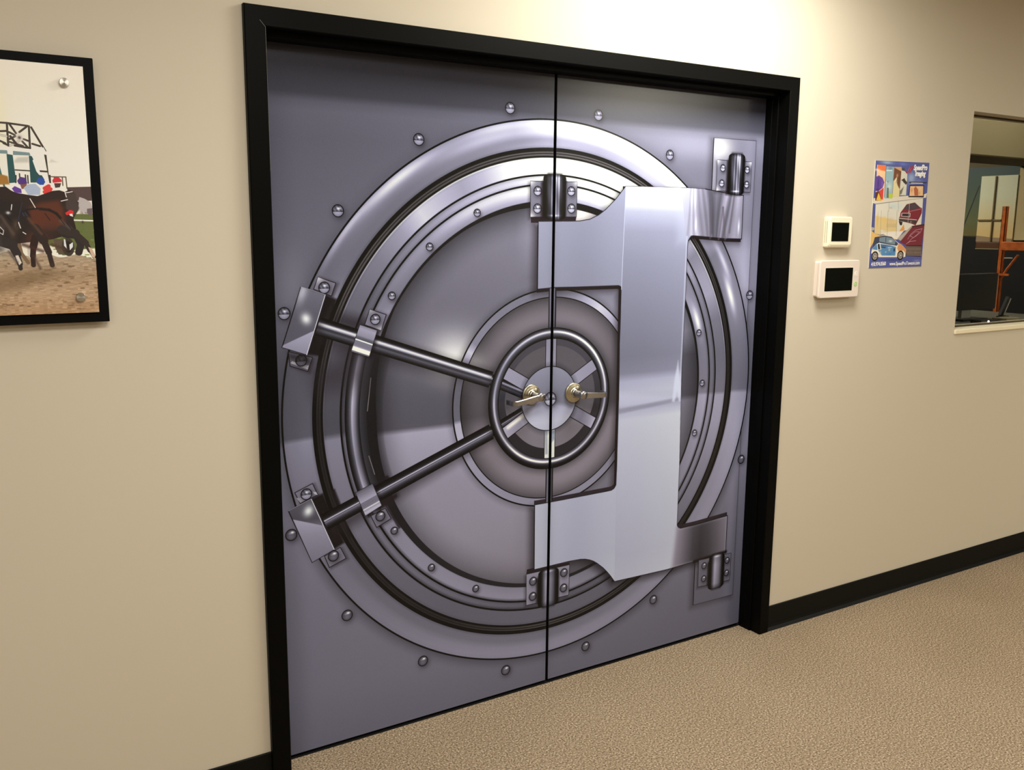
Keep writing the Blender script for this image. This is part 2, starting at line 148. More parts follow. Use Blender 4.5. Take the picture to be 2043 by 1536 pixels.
RACE = {
    'out': [(-1.5741, 1.9893), (-1.3857, 1.9893), (-1.3845, 1.3736), (-1.6205, 1.375)],
    'in': [(-1.5757, 1.9674), (-1.4089, 1.9685), (-1.4072, 1.3974), (-1.6187, 1.3993)],
    'disc': [(-1.4501, 1.9285), (-1.4469, 1.436)],
    'disc_r': [(-1.4607, 1.9276), (-1.4398, 1.9294)],
    'truss': [(-1.5859, 1.8327), (-1.5301, 1.828), (-1.5291, 1.7761), (-1.5899, 1.7807)],
    'beams': [(-1.586, 1.8314), (-1.5733, 1.831), (-1.5733, 1.831), (-1.5314, 1.8272), (-1.5727, 1.831), (-1.5735, 1.7815), (-1.529, 1.8267), (-1.5302, 1.7773), (-1.5245, 1.8244), (-1.4992, 1.7737), (-1.5687, 1.8306), (-1.5562, 1.8096), (-1.549, 1.8126), (-1.5339, 1.8251), (-1.5446, 1.7922), (-1.5337, 1.7785), (-1.5701, 1.8113), (-1.5589, 1.8056), (-1.5701, 1.7959), (-1.5579, 1.803), (-1.5418, 1.7975), (-1.5326, 1.7941), (-1.57, 1.7817), (-1.5504, 1.7931), (-1.5871, 1.8167), (-1.5755, 1.802), (-1.5858, 1.804), (-1.5735, 1.8137), (-1.5825, 1.7862), (-1.5724, 1.7816), (-1.5606, 1.7822), (-1.5349, 1.7784), (-1.5247, 1.788), (-1.5094, 1.7836), (-1.582, 1.8234), (-1.579, 1.7864)],
    'white': [(-1.59, 1.7781), (-1.5749, 1.7789), (-1.5291, 1.7761), (-1.5023, 1.7814), (-1.4971, 1.7698), (-1.5035, 1.7643), (-1.5262, 1.7501), (-1.5321, 1.7681), (-1.565, 1.7704), (-1.5704, 1.761), (-1.5738, 1.7622), (-1.5777, 1.7723), (-1.5905, 1.7716)],
    'lattice': [(-1.5499, 1.8003)],
    'red': [(-1.5871, 1.8167), (-1.5838, 1.7836), (-1.5899, 1.7794)],
    'post1': [(-1.5784, 1.7632), (-1.5663, 1.7612), (-1.5642, 1.7171), (-1.5649, 1.7001), (-1.578, 1.6984)],
    'post2': [(-1.5337, 1.7615), (-1.5278, 1.7605), (-1.5228, 1.7476), (-1.5184, 1.7241), (-1.5056, 1.7166), (-1.5055, 1.7021), (-1.5345, 1.7011)],
    'lint1': [(-1.5905, 1.7716), (-1.5766, 1.7711), (-1.5761, 1.7634), (-1.5912, 1.7633)],
    'lint2': [(-1.565, 1.7704), (-1.5309, 1.7682), (-1.5277, 1.7618), (-1.5657, 1.7613)],
    'arch': [(-1.5238, 1.7502), (-1.5181, 1.7281), (-1.5138, 1.7216), (-1.5005, 1.7208), (-1.4971, 1.6997)],
    'rpost': [(-1.5022, 1.7656), (-1.4974, 1.7645), (-1.4957, 1.7197), (-1.492, 1.7198), (-1.4921, 1.7012), (-1.4958, 1.7011)],
    'rbar': [(-1.5144, 1.7295), (-1.4963, 1.7289), (-1.4966, 1.7249), (-1.5135, 1.7256)],
    'fence': [(-1.4911, 1.7158), (-1.4603, 1.7163), (-1.4603, 1.7163), (-1.4595, 1.6901), (-1.4678, 1.7154), (-1.4678, 1.6966), (-1.485, 1.7147), (-1.4844, 1.7068)],
    'rail': [(-1.5634, 1.7282), (-1.5338, 1.7274), (-1.5631, 1.7159), (-1.5644, 1.6988), (-1.5557, 1.72), (-1.5557, 1.7043), (-1.5393, 1.7167), (-1.5394, 1.6996), (-1.544, 1.7179), (-1.5438, 1.7047)],
    'bird': [(-1.4938, 1.7476), (-1.4883, 1.7557), (-1.4741, 1.7491)],
    'haze': [(-1.5643, 1.7484), (-1.5566, 1.7565), (-1.5339, 1.7589), (-1.5349, 1.7458), (-1.5634, 1.7439)],
    'tan': [(-1.5923, 1.7484), (-1.5903, 1.7291), (-1.5877, 1.7162), (-1.5797, 1.7139), (-1.5776, 1.6958), (-1.5967, 1.69)],
    'crowd': [(-1.4593, 1.6928), (-1.4075, 1.6958), (-1.4083, 1.663), (-1.4413, 1.6622), (-1.4589, 1.6807)],
    'jock1': [(-1.579, 1.6918), (-1.5619, 1.7002), (-1.5521, 1.6887), (-1.5473, 1.673), (-1.5746, 1.6723), (-1.5748, 1.6854)],
    'cap1': [(-1.5616, 1.7041), (-1.555, 1.7135), (-1.5445, 1.7113), (-1.5412, 1.6996), (-1.5491, 1.6967), (-1.5587, 1.6964)],
    'slv1': [(-1.5735, 1.6867), (-1.5673, 1.6922), (-1.5547, 1.686), (-1.5542, 1.6768), (-1.5683, 1.6777)],
    'face1': [(-1.5563, 1.6965), (-1.5418, 1.6995), (-1.545, 1.6876), (-1.5535, 1.686)],
    'jock2': [(-1.5497, 1.6888), (-1.5408, 1.6969), (-1.525, 1.6988), (-1.5149, 1.6885), (-1.5171, 1.6738), (-1.5413, 1.6732)],
    'cap2': [(-1.5222, 1.7055), (-1.5181, 1.7122), (-1.5084, 1.7126), (-1.5041, 1.7034), (-1.5083, 1.6967), (-1.5156, 1.6964), (-1.5213, 1.7002)],
    'jock3': [(-1.5099, 1.69), (-1.4971, 1.699), (-1.4885, 1.7), (-1.4819, 1.6881), (-1.4899, 1.6799), (-1.5108, 1.678)],
    'cap3': [(-1.4892, 1.7079), (-1.4838, 1.7148), (-1.4752, 1.7151), (-1.4694, 1.7086), (-1.4697, 1.7046), (-1.4884, 1.702)],
    'face3': [(-1.486, 1.7014), (-1.4711, 1.7019), (-1.4743, 1.6924), (-1.4842, 1.6907)],
    'dots3': [(-1.5064, 1.6887), (-1.4975, 1.6943), (-1.4942, 1.6878), (-1.5031, 1.6835), (-1.4958, 1.6824), (-1.5069, 1.6807)],
    'body': [(-1.597, 1.686), (-1.585, 1.6903), (-1.5762, 1.6827), (-1.5671, 1.6778), (-1.5413, 1.6732), (-1.5222, 1.671), (-1.4896, 1.6839), (-1.476, 1.6856), (-1.4651, 1.6819), (-1.4547, 1.6876), (-1.4451, 1.6811), (-1.4413, 1.6636), (-1.4365, 1.6589), (-1.4389, 1.6412), (-1.4504, 1.6205), (-1.4466, 1.6015), (-1.4461, 1.5905), (-1.4719, 1.5808), (-1.4973, 1.5726), (-1.5294, 1.5685), (-1.5466, 1.5658), (-1.566, 1.5631), (-1.578, 1.5631), (-1.6063, 1.5631)],
    'bay': [(-1.5434, 1.6433), (-1.5159, 1.6572), (-1.4788, 1.662), (-1.47, 1.6447), (-1.4699, 1.6094), (-1.4832, 1.5971), (-1.5201, 1.5968), (-1.5411, 1.6087)],
    'dark': [(-1.5983, 1.6684), (-1.564, 1.6561), (-1.5454, 1.6326), (-1.5459, 1.6086), (-1.5304, 1.59), (-1.5561, 1.5685), (-1.6065, 1.5605)],
    'grey': [(-1.4378, 1.6589), (-1.4345, 1.6712), (-1.4233, 1.6674), (-1.4111, 1.6595), (-1.4069, 1.6445), (-1.4105, 1.6293), (-1.4203, 1.6347), (-1.4352, 1.6399)],
    'mz': [(-1.4203, 1.6347), (-1.4197, 1.6442), (-1.4081, 1.6458), (-1.4093, 1.628), (-1.4144, 1.6279)],
    'whead': [(-1.4626, 1.6813), (-1.4427, 1.6805), (-1.4381, 1.6548), (-1.4377, 1.6412), (-1.4514, 1.6246), (-1.4651, 1.6448)],
    'grass': [(-1.5056, 1.6306), (-1.4051, 1.6321), (-1.4087, 1.5512), (-1.4489, 1.5479), (-1.5105, 1.559)],
    'redb': [(-1.467, 1.6339), (-1.4566, 1.6409), (-1.4492, 1.6383), (-1.4497, 1.6315), (-1.4649, 1.6285)],
    'wb': [(-1.4585, 1.6313), (-1.4521, 1.6321), (-1.4507, 1.6253), (-1.4575, 1.6273)],
    'rail2': [(-1.4487, 1.6172), (-1.4074, 1.6163)],
    'wheel': [(-1.4661, 1.5548)],
    'wheel_r': [(-1.4848, 1.5549), (-1.4484, 1.5548)],
    'hub': [(-1.4743, 1.5726), (-1.4712, 1.5726), (-1.469, 1.5493), (-1.4747, 1.5576)],
    'hub2': [(-1.4632, 1.5603), (-1.4553, 1.5658), (-1.456, 1.5548), (-1.4629, 1.5466)],
    'tread': [(-1.496, 1.5726), (-1.4748, 1.574), (-1.4748, 1.537), (-1.4873, 1.5371), (-1.4937, 1.5522)],
    'leg1': [(-1.6008, 1.5896), (-1.5829, 1.5605), (-1.5738, 1.539), (-1.5695, 1.5162), (-1.569, 1.5054)],
    'leg2': [(-1.5337, 1.5766), (-1.5388, 1.5564), (-1.5417, 1.5334), (-1.5419, 1.5131)],
    'leg3': [(-1.5322, 1.5981), (-1.5171, 1.5698), (-1.508, 1.5427), (-1.5026, 1.5126)],
    'leg4': [(-1.4772, 1.5944), (-1.4489, 1.5864), (-1.4274, 1.5644), (-1.4196, 1.5463), (-1.4115, 1.531)],
    'leg5': [(-1.4718, 1.5822), (-1.448, 1.5795), (-1.4393, 1.5575), (-1.4441, 1.5423)],
    'leg6': [(-1.5703, 1.5698), (-1.5663, 1.543), (-1.5524, 1.5187)],
    'wh1': [(-1.5776, 1.535), (-1.5716, 1.5363), (-1.5657, 1.5188), (-1.5709, 1.5135), (-1.575, 1.5229)],
    'wh2': [(-1.5522, 1.555), (-1.5461, 1.5564), (-1.5437, 1.5388), (-1.5459, 1.5253), (-1.5523, 1.5375)],
    'sock4': [(-1.4229, 1.5547), (-1.4154, 1.5519), (-1.4087, 1.5351), (-1.4105, 1.5268), (-1.4166, 1.5324)],
    'strapw': [(-1.566, 1.6124), (-1.5623, 1.5978), (-1.5582, 1.5885), (-1.5525, 1.5845), (-1.5383, 1.6646), (-1.5289, 1.6449), (-1.4639, 1.6799), (-1.4488, 1.683), (-1.4645, 1.6812), (-1.4621, 1.6705), (-1.4739, 1.6608), (-1.46, 1.6645), (-1.5762, 1.6506), (-1.5783, 1.6387)],
    'mud_top': [(-1.6069, 1.5552), (-1.4077, 1.5512)],
}

WALL_COL = (203, 193, 175)
CARPET = [(62, 49, 38), (136, 118, 97), (166, 147, 123), (226, 210, 188)]
PRINT_GAIN = (1.0, 1.09, 1.33); PRINT_ROUGH = .20; PRINT_SPEC = .30
SHEET_GAIN = (1.05, 1.07, 1.12)
LAMPS = [(-1.1, -1.75, 38, 'flush ceiling light panel over the left half of the corridor'), (3.3, -3.6, 84, 'flush ceiling light panel far right, mirrored faintly in the right door leaf'), (-3.4, -3.2, 40, 'flush ceiling light panel at the far left end of the corridor'), (4.6, -1.6, 30, 'flush ceiling light panel near the window end of the corridor')]
DLX, DLY, DL_POWER = .50, -.66, 44
BACK_POWER = 56
EXPOSURE = 0.0
RACE_GAIN = (1.32, 1.36, 1.44)


# ------------------------------------------------------------------ scene helpers
def tag(o, label=None, cat=None, group=None, kind=None):
    if label: o['label'] = label
    if cat: o['category'] = cat
    if group: o['group'] = group
    if kind: o['kind'] = kind
    return o

def link(name, bm, mats, parent=None, smooth=False):
    me = bpy.data.meshes.new(name)
    bmesh.ops.recalc_face_normals(bm, faces=bm.faces[:])
    bm.to_mesh(me); bm.free()
    if not isinstance(mats, (list, tuple)): mats = [mats]
    for m in mats: me.materials.append(m)
    if smooth:
        for p in me.polygons: p.use_smooth = True
    o = bpy.data.objects.new(name, me); COL.objects.link(o)
    if parent is not None: o.parent = parent
    return o

def empty(name, loc=(0, 0, 0)):
    o = bpy.data.objects.new(name, None); COL.objects.link(o); o.location = loc
    o.empty_display_size = .05
    return o

def add_box(bm, a, b, bevel=0.0, seg=2, mat=0):
    x0, y0, z0 = [min(p, q) for p, q in zip(a, b)]; x1, y1, z1 = [max(p, q) for p, q in zip(a, b)]
    vs = [bm.verts.new(p) for p in ((x0,y0,z0),(x1,y0,z0),(x1,y1,z0),(x0,y1,z0),(x0,y0,z1),(x1,y0,z1),(x1,y1,z1),(x0,y1,z1))]
    fs = [bm.faces.new([vs[i] for i in q]) for q in ((3,2,1,0),(4,5,6,7),(0,1,5,4),(1,2,6,5),(2,3,7,6),(3,0,4,7))]
    for f in fs: f.material_index = mat
    if bevel > 0:
        es = list({e for f in fs for e in f.edges})
        bmesh.ops.bevel(bm, geom=es, offset=bevel, segments=seg, affect='EDGES', profile=.5)
    return fs

def box(name, a, b, mat, parent=None, bevel=0.0, seg=2):
    bm = bmesh.new(); add_box(bm, a, b, bevel, seg)
    return link(name, bm, mat, parent, smooth=False)

def add_prism(bm, pts, y0, y1):
    """closed outline in (x, z) extruded along y"""
    A = [bm.verts.new((x, y0, z)) for x, z in pts]; B = [bm.verts.new((x, y1, z)) for x, z in pts]
    bm.faces.new(A); bm.faces.new(B[::-1])
    n = len(pts)
    for i in range(n): bm.faces.new((A[i], B[i], B[(i+1) % n], A[(i+1) % n]))

def add_tube(bm, path, rad, n=16, cap=True, sq=1.0):
    """round tube along a path; rad may be a list"""
    P = [Vector(p) for p in path]; rings = []
    up = None
    for i, p in enumerate(P):
        t = (P[min(i+1, len(P)-1)] - P[max(i-1, 0)]).normalized()
        if up is None:
            up = Vector((0, 0, 1)) if abs(t.z) < .9 else Vector((1, 0, 0))
        u = (up - t*up.dot(t)).normalized(); w = t.cross(u); up = u
        r = rad[i] if isinstance(rad, (list, tuple)) else rad
        rings.append([bm.verts.new(p + (u*math.cos(a)*r*sq + w*math.sin(a)*r)) for a in [2*PI*k/n for k in range(n)]])
    for a, b in zip(rings, rings[1:]):
        for k in range(n): bm.faces.new((a[k], a[(k+1) % n], b[(k+1) % n], b[k]))
    if cap:
        bm.faces.new(rings[0][::-1]); bm.faces.new(rings[-1])

def add_lathe(bm, prof, c, n=48):
    """profile of (radius, y) about the y axis through c"""
    rings = []
    for r, y in prof:
        if r < 1e-6: rings.append([bm.verts.new((c[0], c[1]+y, c[2]))])
        else: rings.append([bm.verts.new((c[0]+r*math.cos(2*PI*k/n), c[1]+y, c[2]+r*math.sin(2*PI*k/n))) for k in range(n)])
    for a, b in zip(rings, rings[1:]):
        for k in range(n):
            va = [a[k % len(a)], a[(k+1) % len(a)]] if len(a) > 1 else [a[0]]
            vb = [b[(k+1) % len(b)], b[k % len(b)]] if len(b) > 1 else [b[0]]
            f = va + vb
            if len(f) >= 3: bm.faces.new(f)

def add_sweep_rect(bm, path, w, h, bev=.0015):
    """flat bar: rectangle (w across, h up) swept along a path in the x-y plane, heights from z"""
    rings = []
    P = [Vector(p) for p in path]
    for i, p in enumerate(P):
        t = (P[min(i+1, len(P)-1)] - P[max(i-1, 0)]).normalized()
        s = Vector((-t.y, t.x, 0)).normalized(); u = Vector((0, 0, 1))
        ww = w[i] if isinstance(w, (list, tuple)) else w; hh = h[i] if isinstance(h, (list, tuple)) else h
        a, b = ww/2, hh/2
        prof = [(-a+bev,-b),(a-bev,-b),(a,-b+bev),(a,b-bev),(a-bev,b),(-a+bev,b),(-a,b-bev),(-a,-b+bev)]
        rings.append([bm.verts.new(p + s*q[0] + u*q[1]) for q in prof])
    for a, b in zip(rings, rings[1:]):
        for k in range(8): bm.faces.new((a[k], a[(k+1) % 8], b[(k+1) % 8], b[k]))
    bm.faces.new(rings[0][::-1]); bm.faces.new(rings[-1])

def s2l(c):
    c = np.asarray(c, dtype=np.float32)/255.0
    return np.where(c <= .04045, c/12.92, ((c+.055)/1.055)**2.4)

# ------------------------------------------------------------------ materials
def mat(name, col, rough=.5, spec=.5, metal=0.0, srgb=True):
    m = bpy.data.materials.new(name); m.use_nodes = True
    b = m.node_tree.nodes['Principled BSDF']
    c = [float(v) for v in s2l(col)] if srgb else list(col)
    b.inputs['Base Color'].default_value = (*c, 1); b.inputs['Roughness'].default_value = rough
    b.inputs['Specular IOR Level'].default_value = spec; b.inputs['Metallic'].default_value = metal
    return m

def nodes(m): return m.node_tree.nodes, m.node_tree.links, m.node_tree.nodes['Principled BSDF']

def bump_noise(m, scale, strength, dist=.001, detail=2.0):
    N, L, b = nodes(m)
    tc = N.new('ShaderNodeTexCoord'); nz = N.new('ShaderNodeTexNoise'); bp = N.new('ShaderNodeBump')
    nz.inputs['Scale'].default_value = scale; nz.inputs['Detail'].default_value = detail
    bp.inputs['Strength'].default_value = strength; bp.inputs['Distance'].default_value = dist
    L.new(tc.outputs['Object'], nz.inputs['Vector']); L.new(nz.outputs['Fac'], bp.inputs['Height']); L.new(bp.outputs['Normal'], b.inputs['Normal'])

def two_tone(m, scale, c1, c2, lo=.35, hi=.65, detail=3.0, rough=.6):
    N, L, b = nodes(m)
    tc = N.new('ShaderNodeTexCoord'); nz = N.new('ShaderNodeTexNoise'); cr = N.new('ShaderNodeValToRGB')
    nz.inputs['Scale'].default_value = scale; nz.inputs['Detail'].default_value = detail; nz.inputs['Roughness'].default_value = rough
    cr.color_ramp.elements[0].position = lo; cr.color_ramp.elements[1].position = hi
    cr.color_ramp.elements[0].color = (*[float(v) for v in s2l(c1)], 1); cr.color_ramp.elements[1].color = (*[float(v) for v in s2l(c2)], 1)
    L.new(tc.outputs['Object'], nz.inputs['Vector']); L.new(nz.outputs['Fac'], cr.inputs['Fac']); L.new(cr.outputs['Color'], b.inputs['Base Color'])
    return cr

M = {}
M['wall'] = mat('beige_wall_paint', WALL_COL, .62, .25); bump_noise(M['wall'], 260, .12, .0006)
M['carpet'] = mat('speckled_carpet', (170, 140, 110), .95, .05)
def carpet_nodes():
    N, L, b = nodes(M['carpet'])
    tc = N.new('ShaderNodeTexCoord')
    v = N.new('ShaderNodeTexNoise'); v.inputs['Scale'].default_value = 170; v.inputs['Detail'].default_value = 4; v.inputs['Roughness'].default_value = .75
    cr = N.new('ShaderNodeValToRGB'); E = cr.color_ramp.elements
    E[0].position = .35; E[0].color = (*[float(q) for q in s2l(CARPET[0])], 1)
    E[1].position = .67; E[1].color = (*[float(q) for q in s2l(CARPET[3])], 1)
    e = E.new(.455); e.color = (*[float(q) for q in s2l(CARPET[1])], 1)
    e = E.new(.555); e.color = (*[float(q) for q in s2l(CARPET[2])], 1)
    big = N.new('ShaderNodeTexNoise'); big.inputs['Scale'].default_value = 2.2; big.inputs['Detail'].default_value = 3
    mx = N.new('ShaderNodeMix'); mx.data_type = 'RGBA'; mx.blend_type = 'MULTIPLY'; mx.inputs['Factor'].default_value = .35
    cr2 = N.new('ShaderNodeValToRGB'); cr2.color_ramp.elements[0].position = .35; cr2.color_ramp.elements[1].position = .65
    cr2.color_ramp.elements[0].color = (.78, .76, .74, 1); cr2.color_ramp.elements[1].color = (1, 1, 1, 1)
    bp = N.new('ShaderNodeBump'); bp.inputs['Strength'].default_value = .55; bp.inputs['Distance'].default_value = .004
    L.new(tc.outputs['Object'], v.inputs['Vector']); L.new(tc.outputs['Object'], big.inputs['Vector'])
    L.new(v.outputs['Fac'], cr.inputs['Fac']); L.new(big.outputs['Fac'], cr2.inputs['Fac'])
    L.new(cr.outputs['Color'], mx.inputs['A']); L.new(cr2.outputs['Color'], mx.inputs['B']); L.new(mx.outputs['Result'], b.inputs['Base Color'])
    L.new(v.outputs['Fac'], bp.inputs['Height']); L.new(bp.outputs['Normal'], b.inputs['Normal'])
carpet_nodes()
M['ceiling'] = mat('white_ceiling_tile', (225, 222, 212), .9, .1); bump_noise(M['ceiling'], 90, .3)
M['black_frame'] = mat('black_painted_steel', (6, 6, 5), .42, .07); bump_noise(M['black_frame'], 180, .06, .0004)
M['black_edge'] = mat('black_door_edge', (14, 13, 13), .6, .3)
M['base'] = mat('black_rubber_base', (9, 10, 9), .5, .15)
M['nickel'] = mat('satin_nickel', (190, 184, 164), .28, .5, 1.0)
M['satin_bar'] = mat('satin_steel_bar', (168, 166, 170), .30, .5, 1.0)
M['chrome'] = mat('spun_steel', (200, 196, 188), .28, .5, 1.0)
M['white_pl'] = mat('warm_white_plastic', (238, 230, 205), .38, .4)
M['white_pl2'] = mat('pinkish_white_plastic', (228, 214, 203), .4, .4)
M['groove'] = mat('grey_vent_groove', (150, 140, 118), .6, .2)
M['screen'] = mat('black_glass_screen', (16, 17, 14), .08, .5)
M['icon_w'] = mat('white_button_ring', (250, 246, 238), .4, .4)
M['icon_g'] = mat('green_button_ring', (165, 214, 132), .4, .4)
M['sill'] = mat('cream_window_sill', (240, 228, 198), .4, .4)
M['black_board'] = mat('black_backing_board', (6, 6, 6), .5, .08)
M['orange'] = mat('orange_rack_paint', (196, 98, 40), .45, .4); two_tone(M['orange'], 30, (170, 82, 32), (205, 108, 48))
M['dark_pl'] = mat('black_plastic', (14, 14, 15), .45, .4)
M['silver_pl'] = mat('silver_plastic', (150, 148, 140), .35, .5)
M['desk'] = mat('grey_laminate', (88, 88, 80), .4, .4)
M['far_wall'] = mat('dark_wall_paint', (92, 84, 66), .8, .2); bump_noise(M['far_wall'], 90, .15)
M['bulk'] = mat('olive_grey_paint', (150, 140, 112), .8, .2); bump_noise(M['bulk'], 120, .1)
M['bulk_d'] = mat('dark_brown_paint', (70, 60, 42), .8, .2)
M['orange_shaded'] = mat('shaded_orange_rack_paint', (92, 60, 40), .5, .3)  # orange rack paint with the left beam's shade put into its colour
M['end_wall'] = mat('charcoal_end_wall', (26, 25, 24), .8, .1)
M['cream_txt'] = mat('white_ink', (246, 244, 240), .5, .3)
M['navy_txt'] = mat('dark_ink', (30, 30, 50), .5, .3)
def glass_mat():
    m = bpy.data.materials.new('window_glass'); m.use_nodes = True
    b = m.node_tree.nodes['Principled BSDF']
    b.inputs['Base Color'].default_value = (.93, .96, .94, 1); b.inputs['Roughness'].default_value = 0; b.inputs['Transmission Weight'].default_value = 1; b.inputs['IOR'].default_value = 1.45
    return m
M['glass'] = glass_mat()
def emit(name, col, s):
    m = bpy.data.materials.new(name); m.use_nodes = True
    b = m.node_tree.nodes['Principled BSDF']
    b.inputs['Emission Color'].default_value = (*col, 1); b.inputs['Emission Strength'].default_value = s; b.inputs['Base Color'].default_value = (.8, .8, .8, 1)
    return m

# ------------------------------------------------------------------ a small painter for printed sheets (door wrap, race photograph, poster)
class Art:
    def __init__(s, x0, x1, z0, z1, ppm, base):
        s.x0, s.x1, s.z0, s.z1, s.ppm = x0, x1, z0, z1, ppm
        s.w = int(round((x1-x0)*ppm)); s.h = int(round((z1-z0)*ppm))
        s.xs = (x0+(np.arange(s.w)+.5)/ppm).astype(np.float32); s.zs = (z0+(np.arange(s.h)+.5)/ppm).astype(np.float32)
        s.C = np.empty((s.h, s.w, 3), np.float32); s.C[:] = base
    def win(s, xa, xb, za, zb):
        i0 = max(0, int((xa-s.x0)*s.ppm)-1); i1 = min(s.w, int((xb-s.x0)*s.ppm)+2)
        j0 = max(0, int((za-s.z0)*s.ppm)-1); j1 = min(s.h, int((zb-s.z0)*s.ppm)+2)
        if i1 <= i0 or j1 <= j0: return None
        X, Z = np.meshgrid(s.xs[i0:i1], s.zs[j0:j1])
        return (slice(j0, j1), slice(i0, i1)), X, Z
    def cov(s, d, soft=0):
        if soft > 0:
            t = np.clip(.5-d/(2*soft), 0, 1); return t*t*(3-2*t)
        return np.clip(.5-d*s.ppm, 0, 1)
    def put(s, sl, c, col, X, Z):
        if callable(col): col = col(X, Z)
        else: col = np.asarray(col, np.float32)
        c = c[..., None]; s.C[sl] = s.C[sl]*(1-c)+col*c
    @staticmethod
    def sdf(P, X, Z):
        d = np.full(X.shape, 1e9, np.float32); sg = np.ones(X.shape, np.float32)
        n = len(P)
        for i in range(n):
            ax, az = P[i]; bx, bz = P[i-1]
            ex, ez = bx-ax, bz-az; L = ex*ex+ez*ez
            if L < 1e-12: continue
            wx, wz = X-ax, Z-az
            t = np.clip((wx*ex+wz*ez)/L, 0, 1); d = np.minimum(d, (wx-ex*t)**2+(wz-ez*t)**2)
            c1 = Z >= az; c2 = Z < bz; c3 = ex*wz > ez*wx
            flip = (c1 & c2 & c3) | (~c1 & ~c2 & ~c3); sg = np.where(flip, -sg, sg)
        return sg*np.sqrt(d)
    def poly(s, P, col, soft=0, alpha=1.0, edge=None, ew=.0016, off=(0, 0), clip=None, grow=0):
        P = [(a+off[0], b+off[1]) for a, b in P]
        pad = soft+.004+abs(grow)
        q = s.win(min(p[0] for p in P)-pad, max(p[0] for p in P)+pad, min(p[1] for p in P)-pad, max(p[1] for p in P)+pad)
        if q is None: return
        sl, X, Z = q; d = s.sdf(P, X, Z)-grow
        c = s.cov(d, soft)*alpha
        if clip is not None: c = c*s.cov(s.sdf(clip, X, Z))
        if col is not None: s.put(sl, c, col, X, Z)
        if edge is not None: s.put(sl, s.cov(np.abs(d)-ew), edge, X, Z)
    def line(s, a, b, w, col, soft=0, alpha=1.0):
        (ax, az), (bx, bz) = a, b; pad = w+soft+.003
        q = s.win(min(ax, bx)-pad, max(ax, bx)+pad, min(az, bz)-pad, max(az, bz)+pad)
        if q is None: return
        sl, X, Z = q; ex, ez = bx-ax, bz-az; L = ex*ex+ez*ez+1e-12
        t = np.clip(((X-ax)*ex+(Z-az)*ez)/L, 0, 1); d = np.hypot(X-ax-ex*t, Z-az-ez*t)-w
        s.put(sl, s.cov(d, soft)*alpha, col, X, Z)
    def path(s, pts, w, col, **k):
        for i in range(len(pts)-1): s.line(pts[i], pts[i+1], w[i] if isinstance(w, (list, tuple)) else w, col, **k)
    def segs(s, pts, w, col, **k):
        for i in range(0, len(pts)-1, 2): s.line(pts[i], pts[i+1], w, col, **k)
    def rod(s, a, b, hw, stops, ends=.0, edge=None):
        """a straight bar with a colour profile across it: stops (t from -1 below to 1 above, grey)"""
        (ax, az), (bx, bz) = a, b; pad = hw+.01
        q = s.win(min(ax, bx)-pad, max(ax, bx)+pad, min(az, bz)-pad, max(az, bz)+pad)
        sl, X, Z = q; L = math.hypot(bx-ax, bz-az); ux, uz = (bx-ax)/L, (bz-az)/L
        l = (X-ax)*ux+(Z-az)*uz; t = (-(X-ax)*uz+(Z-az)*ux)/hw
        d = np.maximum(np.abs(t)*hw-hw, np.maximum(-l, l-L))
        g = np.interp(t, [q_[0] for q_ in stops], [q_[1] for q_ in stops]).astype(np.float32)
        s.put(sl, s.cov(d), metal(g), X, Z)
    def blob(s, c, rx, rz, col, alpha=1.0, rot=0.0, clip=None):
        R = max(rx, rz)*2.2; q = s.win(c[0]-R, c[0]+R, c[1]-R, c[1]+R)
        if q is None: return
        sl, X, Z = q; dx, dz = X-c[0], Z-c[1]; ca, sa = math.cos(rot), math.sin(rot)
        u, v = (dx*ca+dz*sa)/rx, (-dx*sa+dz*ca)/rz
        k = np.exp(-(u*u+v*v)*1.4)*alpha
        if clip is not None: k = k*s.cov(s.sdf(clip, X, Z))
        s.put(sl, k.astype(np.float32), col, X, Z)
    def image(s, name, gain=1.0, noise=0.0, mirror=0):
        C = s.C
        if noise: C = C + rng.normal(0, noise, C.shape[:2]).astype(np.float32)[..., None]
        lin = np.clip(s2l(np.clip(C, 0, 255))*gain, 0, .92)
        if mirror: lin = np.concatenate([lin[:, mirror:0:-1], lin], 1)
        h, w = lin.shape[:2]
        px = np.ones((h, w, 4), np.float32); px[..., :3] = lin
        im = bpy.data.images.new(name, w, h, alpha=False, float_buffer=True); im.colorspace_settings.name = 'Linear Rec.709'
        im.pixels.foreach_set(px.ravel()); im.update(); im.pack()
        return im

def print_mat(name, im, rough=.4, spec=.3):
    m = bpy.data.materials.new(name); m.use_nodes = True
    N, L, b = nodes(m); t = N.new('ShaderNodeTexImage'); t.image = im; t.extension = 'EXTEND'; t.interpolation = 'Linear'
    uv = N.new('ShaderNodeUVMap'); uv.uv_map = 'UVMap'
    L.new(uv.outputs['UV'], t.inputs['Vector']); L.new(t.outputs['Color'], b.inputs['Base Color'])
    b.inputs['Roughness'].default_value = rough; b.inputs['Specular IOR Level'].default_value = spec
    return m

def sheet(name, corners, y, thick, mats, uvf, parent=None):
    """thin printed sheet: front face (facing -y) carries the print, the rest the second material"""
    bm = bmesh.new(); uvl = bm.loops.layers.uv.new('UVMap')
    A = [bm.verts.new((x, y, z)) for x, z in corners]; B = [bm.verts.new((x, y+thick, z)) for x, z in corners]
    f = bm.faces.new(A); f.material_index = 0
    n = len(corners); bk = bm.faces.new(B[::-1]); bk.material_index = 1
    for i in range(n):
        q = bm.faces.new((A[i], B[i], B[(i+1) % n], A[(i+1) % n])); q.material_index = 1
    for fc in bm.faces:
        for l in fc.loops: l[uvl].uv = uvf(l.vert.co.x, l.vert.co.z)
    return link(name, bm, mats, parent)

